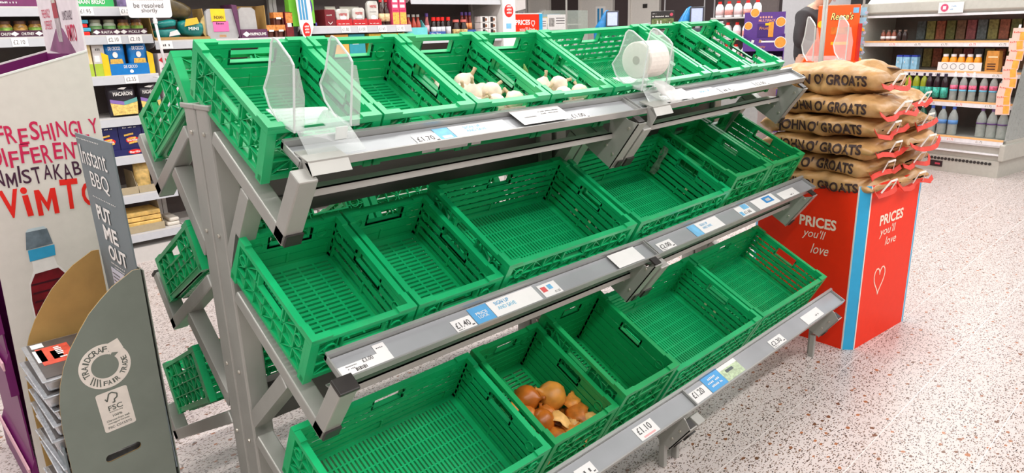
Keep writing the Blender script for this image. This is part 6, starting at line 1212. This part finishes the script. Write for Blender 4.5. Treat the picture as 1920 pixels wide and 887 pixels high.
db(-0.24, 0.28, 0, 0.24, 0.30, 1.66, PPL, 'back_card'); db(-0.24, 0, 0, -0.23, 0.29, 1.40, PPL, 'side'); db(0.23, 0, 0, 0.24, 0.29, 1.40, PPL, 'side'); db(-0.23, 0.0, 1.20, 0.23, 0.01, 1.30, PPL, 'tray_front'); db(-0.23, 0.01, 1.20, 0.23, 0.28, 1.21, PPL, 'shelf'); db(-0.23, 0.0, 0.0, 0.23, 0.01, 1.02, PPL, 'lower_front'); db(-0.23, 0.01, 1.01, 0.23, 0.28, 1.02, PPL, 'shelf')
dr = DP.to_3x3() @ Vector((1, 0, 0)); 
for (x, z, r, yy) in ((-0.12, 1.655, 0.055, 0.28), (0.19, 1.54, 0.06, 0.28), (-0.19, 1.50, 0.05, 0.28), (0.19, 1.30, 0.07, 0.0), (0.08, 1.10, 0.07, 0.0)):
    o = DP @ Vector((x, yy, z)); poly(o, dr, UPZ, disc(0, 0, r), PAPER, t, 'slice_edge', lift=0.002); poly(o, dr, UPZ, disc(0, 0, r*0.88), OFR, t, 'orange_slice', lift=0.004)
txt('WIN A', DP @ Vector((-0.06, 0.28, 1.585)), dr, UPZ, 0.16, 0.03, mat('print_peach', (236, 170, 150), 0.5), t, lift=0.004, bold=0.02); txt('MULTIPACK', DP @ Vector((-0.07, 0.28, 1.545)), dr, UPZ, 0.20, 0.03, mat('print_peach', (236, 170, 150)), t, lift=0.004, bold=0.02)
patch(DP @ Vector((-0.08, 0.28, 1.36)), dr, UPZ, 0.17, 0.16, mat('purple_deep', (74, 40, 116), 0.45), t, 'pack_print', lift=0.004); patch(DP @ Vector((0.05, 0.28, 1.36)), dr, UPZ, 0.06, 0.18, OFR, t, 'pack_print', lift=0.006); txt('Fruity', DP @ Vector((-0.06, 0.28, 1.44)), dr, UPZ, 0.13, 0.045, OFR, t, lift=0.008, slant=0.2); patch(DP @ Vector((0.01, 0.28, 1.50)), dr, UPZ, 0.06, 0.03, YEL, t, 'flash', lift=0.009)
txt('Fruity', DP @ Vector((-0.08, 0.0, 1.235)), dr, UPZ, 0.10, 0.03, OFR, t, lift=0.003, slant=0.2); patch(DP @ Vector((-0.03, 0.0, 1.302)), dr, UPZ, 0.20, 0.02, PAPER, t, 'price_strip', lift=0.002)
for i in range(5): 
    p = DP @ Vector((-0.20+0.045*i, 0.06, 1.21)); o = MB().box(-0.016, -0.02, 0, 0.016, 0.05, 0.125); o.xf(Matrix.Translation(p) @ DP.to_3x3().to_4x4() @ Matrix.Rotation(0.25, 4, 'Y')); tag(o.build('snack_bar', [MAG, PAPER, PPL, mat('bar_gold', (190, 150, 100), 0.4), BLACKP][i]), 'snack bar standing in the purple display tray', 'snack bar', 'snack bars in the purple display')
for i in range(6):
    p = DP @ Vector((-0.19+0.07*i, 0.08, 1.02)); o = MB().box(-0.03, -0.03, 0, 0.03, 0.05, 0.07+0.02*(i % 2)); o.xf(Matrix.Translation(p) @ DP.to_3x3().to_4x4()); tag(o.build('snack_pack', [REDI, MPO, mat('pack_blue', (60, 70, 150), 0.4), NRED, PPL, MAG][i]), 'bright snack pack on the lower shelf of the purple display', 'snack pack', 'snack packs in the purple display')
# checkout counter
CM = Matrix.Translation((6.05, 2.18, 0)) @ Matrix.Rotation(math.radians(12), 4, 'Z')
t = thing('checkout_counter', 'grey checkout counter with small white cards behind the rack', 'counter', CM.translation)
for a, m, nm in (((-0.3, -0.55, 0, 0.35, 0.85, 1.12), mat('counter_grey', (150, 150, 148), 0.45, var=0.06), 'cabinet'), ((-0.33, -0.58, 1.12, 0.38, 0.88, 1.19), mat('counter_top', (170, 172, 172), 0.35, var=0.05), 'worktop'), ((-0.34, -0.05, 1.14, -0.33, 0.30, 1.17), BLACKP, 'dark_slot')):
    mb = MB().box(*a); mb.xf(CM); mb.build(nm, m, t, bevel=0.01)
for k, (y, z) in enumerate(((0.42, 1.19), (0.05, 1.19), (-0.25, 1.19))):
    mb = MB().box(-0.33, y, z, -0.322, y+0.13, z+0.05); mb.xf(CM); mb.build('standing_card', PAPER, t)
# orange snack display
RM = Matrix.Translation((6.45, 1.10, 0)) @ Matrix.Rotation(math.radians(-66), 4, 'Z')
ORG = mat('display_orange', (246, 96, 26), 0.4, var=0.03); RDK = mat('display_red', (186, 30, 30), 0.45)
t = thing('snack_display', 'bright orange snack display with cream lettering reading Reese\'s', 'display stand', RM.translation)
def rb_(x0, y0, z0, x1, y1, z1, m, nm, par=None, bevel=0.0):
    mb = MB().box(x0, y0, z0, x1, y1, z1); mb.xf(RM); return mb.build(nm, m, par or t, False, bevel)
rb_(-0.20, 0.25, 0.0, 0.18, 0.27, 1.680, ORG, 'back_card', bevel=0.008); rb_(0.17, -0.05, 0, 0.19, 0.26, 1.50, RDK, 'side'); rb_(-0.26, -0.10, 0, 0.18, 0.25, 1.15, ORG, 'body'); rr_ = RM.to_3x3() @ Vector((1, 0, 0))
mb = MB().prism([(-0.32, -0.08, 1.15), (-0.20, 0.24, 1.36), (-0.20, 0.24, 1.15)], (0.012, 0, 0)); mb.xf(RM); mb.build('side_wing', ORG, t)
txt("Reese's", RM @ Vector((-0.08, 0.25, 1.535)), rr_, UPZ, 0.20, 0.075, mat('ink_brown', (70, 40, 20), 0.5), t, bold=0.05, lift=0.003, slant=0.15); txt("Reese's", RM @ Vector((-0.08, 0.25, 1.538)), rr_, UPZ, 0.196, 0.070, mat('ink_cream', (252, 232, 140), 0.5), t, bold=0.01, lift=0.006, slant=0.15)
poly(RM @ Vector((-0.16, 0.25, 1.50)), rr_, UPZ, disc(0, 0, 0.035), YEL, t, 'yellow_badge', lift=0.003); patch(RM @ Vector((0.115, 0.25, 1.60)), rr_, UPZ, 0.05, 0.05, BLUEP, t, 'blue_sticker', lift=0.003)
patch(RM @ Vector((-0.07, 0.25, 1.40)), rr_, UPZ, 0.16, 0.07, mat('pic_caramel', (196, 110, 30), 0.5, var=0.3, scale=20), t, lift=0.003); patch(RM @ Vector((-0.06, 0.25, 1.30)), rr_, UPZ, 0.16, 0.03, YEL, t, lift=0.003)
patch(RM @ Vector((-0.26, -0.10, 1.06)), rr_, UPZ, 0.09, 0.06, PAPER, t, lift=0.003); patch(RM @ Vector((-0.14, -0.10, 1.06)), rr_, UPZ, 0.08, 0.06, RDK, t, lift=0.003)
# strip of blue toy cards
t = thing('toy_strip', 'hanging strip of pale blue cards with yellow domes beside the chiller', 'clip strip', (6.9, 0.96, 0.9))
TB = mat('card_paleblue', (150, 200, 224), 0.4, var=0.2, scale=16); TM = Matrix.Translation((6.9, 1.075, 0)) @ Matrix.Rotation(math.radians(-68), 4, 'Z'); tr_ = TM.to_3x3() @ Vector((1, 0, 0))
MB().tube([(6.93, 1.08, 0.0), (6.93, 1.08, 1.95)], 0.012, 8).build('pole', STEEL, t)
for i in range(8):
    z = 1.62-0.095*i; pts = [(-0.055, -0.02), (-0.035, -0.045), (0.035, -0.045), (0.055, -0.02), (0.035, 0.0), (0.04, 0.03), (-0.04, 0.03), (-0.035, 0.0)]
    cd_ = poly(TM @ Vector((0.004*math.sin(i*2), 0, z)), tr_, UPZ, pts, TB, t, 'card', lift=0.002, th=0.012)
    if i in (2, 4, 5): poly(TM @ Vector((0, 0, z-0.005)), tr_, UPZ, [(0.036*math.cos(math.pi*k/8), 0.036*math.sin(math.pi*k/8)) for k in range(9)], mat('dome_yellow', (246, 180, 60), 0.4), cd_, 'yellow_dome', lift=0.014, th=0.012)
    for s in (-1, 1): poly(TM @ Vector((0.036*s, 0, z-0.02)), tr_, UPZ, disc(0, 0, 0.015, n=10), mat('card_lilac', (190, 190, 210), 0.4), cd_, 'blister', lift=0.014, th=0.008)
# blue stock shelf above the orange display
t = thing('stationery_shelf', 'shelf of blue and white packs far behind the orange display', 'shelving', (11.3, 2.2, 0)); MB().box(11.5, 0.8, 0, 11.55, 3.0, 2.6).build('back', BLACKP, t)
for z in (1.75, 2.05): MB().box(11.1, 0.8, z-0.03, 11.5, 3.0, z).build('shelf', SHW, t)
for i in range(8): tag(MB().box(11.12, 0.85+0.17*i, 1.75, 11.3, 1.0+0.17*i, 1.93+0.03*(i % 3)).build('blue_pack', [mat('pack_sky', (90, 160, 220), 0.4), PAPER, mat('pack_royal', (50, 90, 190), 0.4)][i % 3]), 'pack on the blue shelf far behind the orange display, %s from the right' % ['first', 'second', 'third', 'fourth', 'fifth', 'sixth', 'seventh', 'eighth'][i], 'packet', 'packs on the far blue shelf')

# ------------------------------------------------------------------ person behind the counter
def skinned(name, verts, edges, radii, m, parent, root=0, sub=2):
    me = bpy.data.meshes.new(name); me.from_pydata([tuple(v) for v in verts], edges, []); me.materials.append(m)
    o = link(name, me, parent); md = o.modifiers.new('skin', 'SKIN'); md.use_smooth_shade = True
    for i, r in enumerate(radii): o.data.skin_vertices[0].data[i].radius = r if isinstance(r, tuple) else (r, r)
    o.data.skin_vertices[0].data[root].use_root = True
    s = o.modifiers.new('sub', 'SUBSURF'); s.levels = sub; s.render_levels = sub
    return o
PX = Matrix.Translation((7.05, 1.66, 0.06)) @ Matrix.Rotation(math.radians(-92), 4, 'Z') @ Matrix.Scale(1.05, 4)   # local +x is the way the person faces
t = thing('person', 'person in a dark zip top standing behind the counter looking down at their hands', 'person', PX.translation)
SKIN = mat('skin', (222, 172, 146), 0.5, var=0.05); JKT = mat('dark_jacket', (52, 48, 50), 0.7, var=0.12, scale=12); TRS = mat('dark_trousers', (48, 44, 48), 0.8); HAIR = mat('brown_hair', (72, 50, 40), 0.6, var=0.3, scale=60); GLM = mat('glasses_dark', (50, 40, 40), 0.3)
P = lambda *a: PX @ Vector(a)
# body: one continuous figure
bv = [(0, 0, 0.98), (0.01, 0, 1.16), (0.02, 0, 1.36), (0.02, 0, 1.50), (0.06, 0, 1.555), (0.125, 0, 1.585), (0.145, 0, 1.665), (0.135, 0, 1.735)]
br = [0.135, 0.12, 0.13, 0.085, 0.052, 0.078, 0.092, 0.055]
be = [(i, i+1) for i in range(7)]
for s in (1, -1):
    n = len(bv); bv += [(0.02, 0.17*s, 1.46), (0.0, 0.225*s, 1.20), (0.21, 0.13*s, 1.13), (0.27, 0.10*s, 1.135)]; br += [0.06, 0.048, 0.034, 0.03]; be += [(3, n), (n, n+1), (n+1, n+2), (n+2, n+3)]
    n = len(bv); bv += [(0.0, 0.09*s, 0.90), (0.02, 0.10*s, 0.50), (0.0, 0.10*s, 0.10), (0.10, 0.11*s, 0.045)]; br += [0.095, 0.062, 0.045, 0.04]; be += [(0, n), (n, n+1), (n+1, n+2), (n+2, n+3)]
body = skinned('body', [P(*v) for v in bv], be, br, SKIN, t)
for s in (1, -1):
    jv = [(0.0, 0, 0.94), (0.01, 0, 1.16), (0.02, 0, 1.36), (0.02, 0, 1.49), (0.04, 0, 1.555)]; je = [(0, 1), (1, 2), (2, 3), (3, 4)]; jr = [(0.155, 0.165), (0.145, 0.165), (0.150, 0.185), (0.11, 0.13), 0.070]
for s in (1, -1):
    n = len(jv); jv += [(0.02, 0.175*s, 1.46), (0.0, 0.23*s, 1.20), (0.15, 0.165*s, 1.15), (0.26, 0.105*s, 1.133)]; jr += [0.084, 0.070, 0.056, 0.044]; je += [(3, n), (n, n+1), (n+1, n+2), (n+2, n+3)]
skinned('jacket', [P(*v) for v in jv], je, jr, JKT, t)
tv = [(0.0, 0, 0.97)]; te = []; tr2 = [(0.14, 0.16)]
for s in (1, -1):
    n = len(tv); tv += [(0.0, 0.09*s, 0.86), (0.02, 0.10*s, 0.50), (0.0, 0.10*s, 0.07)]; tr2 += [0.105, 0.078, 0.065]; te += [(0, n), (n, n+1), (n+1, n+2)]
skinned('trousers', [P(*v) for v in tv], te, tr2, TRS, t)
hv = [(0.085, 0, 1.62), (0.07, 0, 1.70), (0.10, 0, 1.77), (0.16, 0, 1.775)]; skinned('hair', [P(*v) for v in hv], [(0, 1), (1, 2), (2, 3)], [0.072, 0.092, 0.08, 0.05], HAIR, t)
for s in (1, -1):
    for k in range(4):
        a = (0.265, 0.10*s-0.030+0.020*k, 1.135); skinned('finger', [P(*a), P(a[0]+0.05, a[1], 1.125), P(a[0]+0.08, a[1], 1.10)], [(0, 1), (1, 2)], [0.011, 0.0095, 0.008], SKIN, body, sub=1)
    skinned('thumb', [P(0.25, 0.10*s-0.03*s, 1.145), P(0.29, 0.10*s-0.055*s, 1.155), P(0.315, 0.10*s-0.06*s, 1.15)], [(0, 1), (1, 2)], [0.012, 0.0105, 0.009], SKIN, body, sub=1)
    skinned('ear', [P(0.135, 0.088*s, 1.618), P(0.130, 0.096*s, 1.653)], [(0, 1)], [0.012, 0.014], SKIN, body, sub=1)
    e = MB().lathe([(0.002, -0.008), (0.010, -0.004), (0.010, 0.004), (0.002, 0.008)], (0, 0, 0), 10); e.xf(Matrix.Translation(P(0.222, 0.034*s, 1.660))); e.build('eye', mat('eye_dark', (40, 30, 30), 0.3), body, True)
    mb = MB(); c = Vector((0.235, 0.036*s, 1.660))
    for q in range(14):
        a0, a1 = 2*math.pi*q/14, 2*math.pi*(q+1)/14; mb.bar(P(c.x, c.y+0.028*math.cos(a0), c.z+0.022*math.sin(a0)), P(c.x, c.y+0.028*math.cos(a1), c.z+0.022*math.sin(a1)), 0.004, 0.004)
    mb.bar(P(0.235, 0.064*s, 1.663), P(0.140, 0.094*s, 1.663), 0.004, 0.004); mb.build('glasses', GLM, t)
skinned('nose', [P(0.218, 0, 1.663), P(0.245, 0, 1.633), P(0.238, 0, 1.618)], [(0, 1), (1, 2)], [0.010, 0.015, 0.012], SKIN, body, sub=1)
MB().bar(P(0.228, -0.024, 1.590), P(0.228, 0.024, 1.590), 0.008, 0.008).build('mouth', mat('lips', (176, 100, 96), 0.5), body)
mb = MB(); mb.tube([P(0.07, 0.07, 1.53), P(0.155, 0.03, 1.42), P(0.165, 0.0, 1.30), P(0.155, -0.03, 1.42), P(0.07, -0.07, 1.53)], 0.006, 8); mb.build('lanyard', mat('lanyard_blue', (110, 150, 190), 0.5), t)
mb = MB().box(0.166, 0.05, 1.40, 0.172, 0.09, 1.42); mb.xf(PX); mb.build('name_badge', mat('badge_red', (216, 90, 96), 0.5), t)
pn_ = thing('floor_plinth', 'low grey platform under the person at the checkout', 'platform', (7.05, 1.8, 0)); MB().box(6.75, 1.45, 0, 7.45, 2.15, 0.06).build('slab', GRP, pn_)
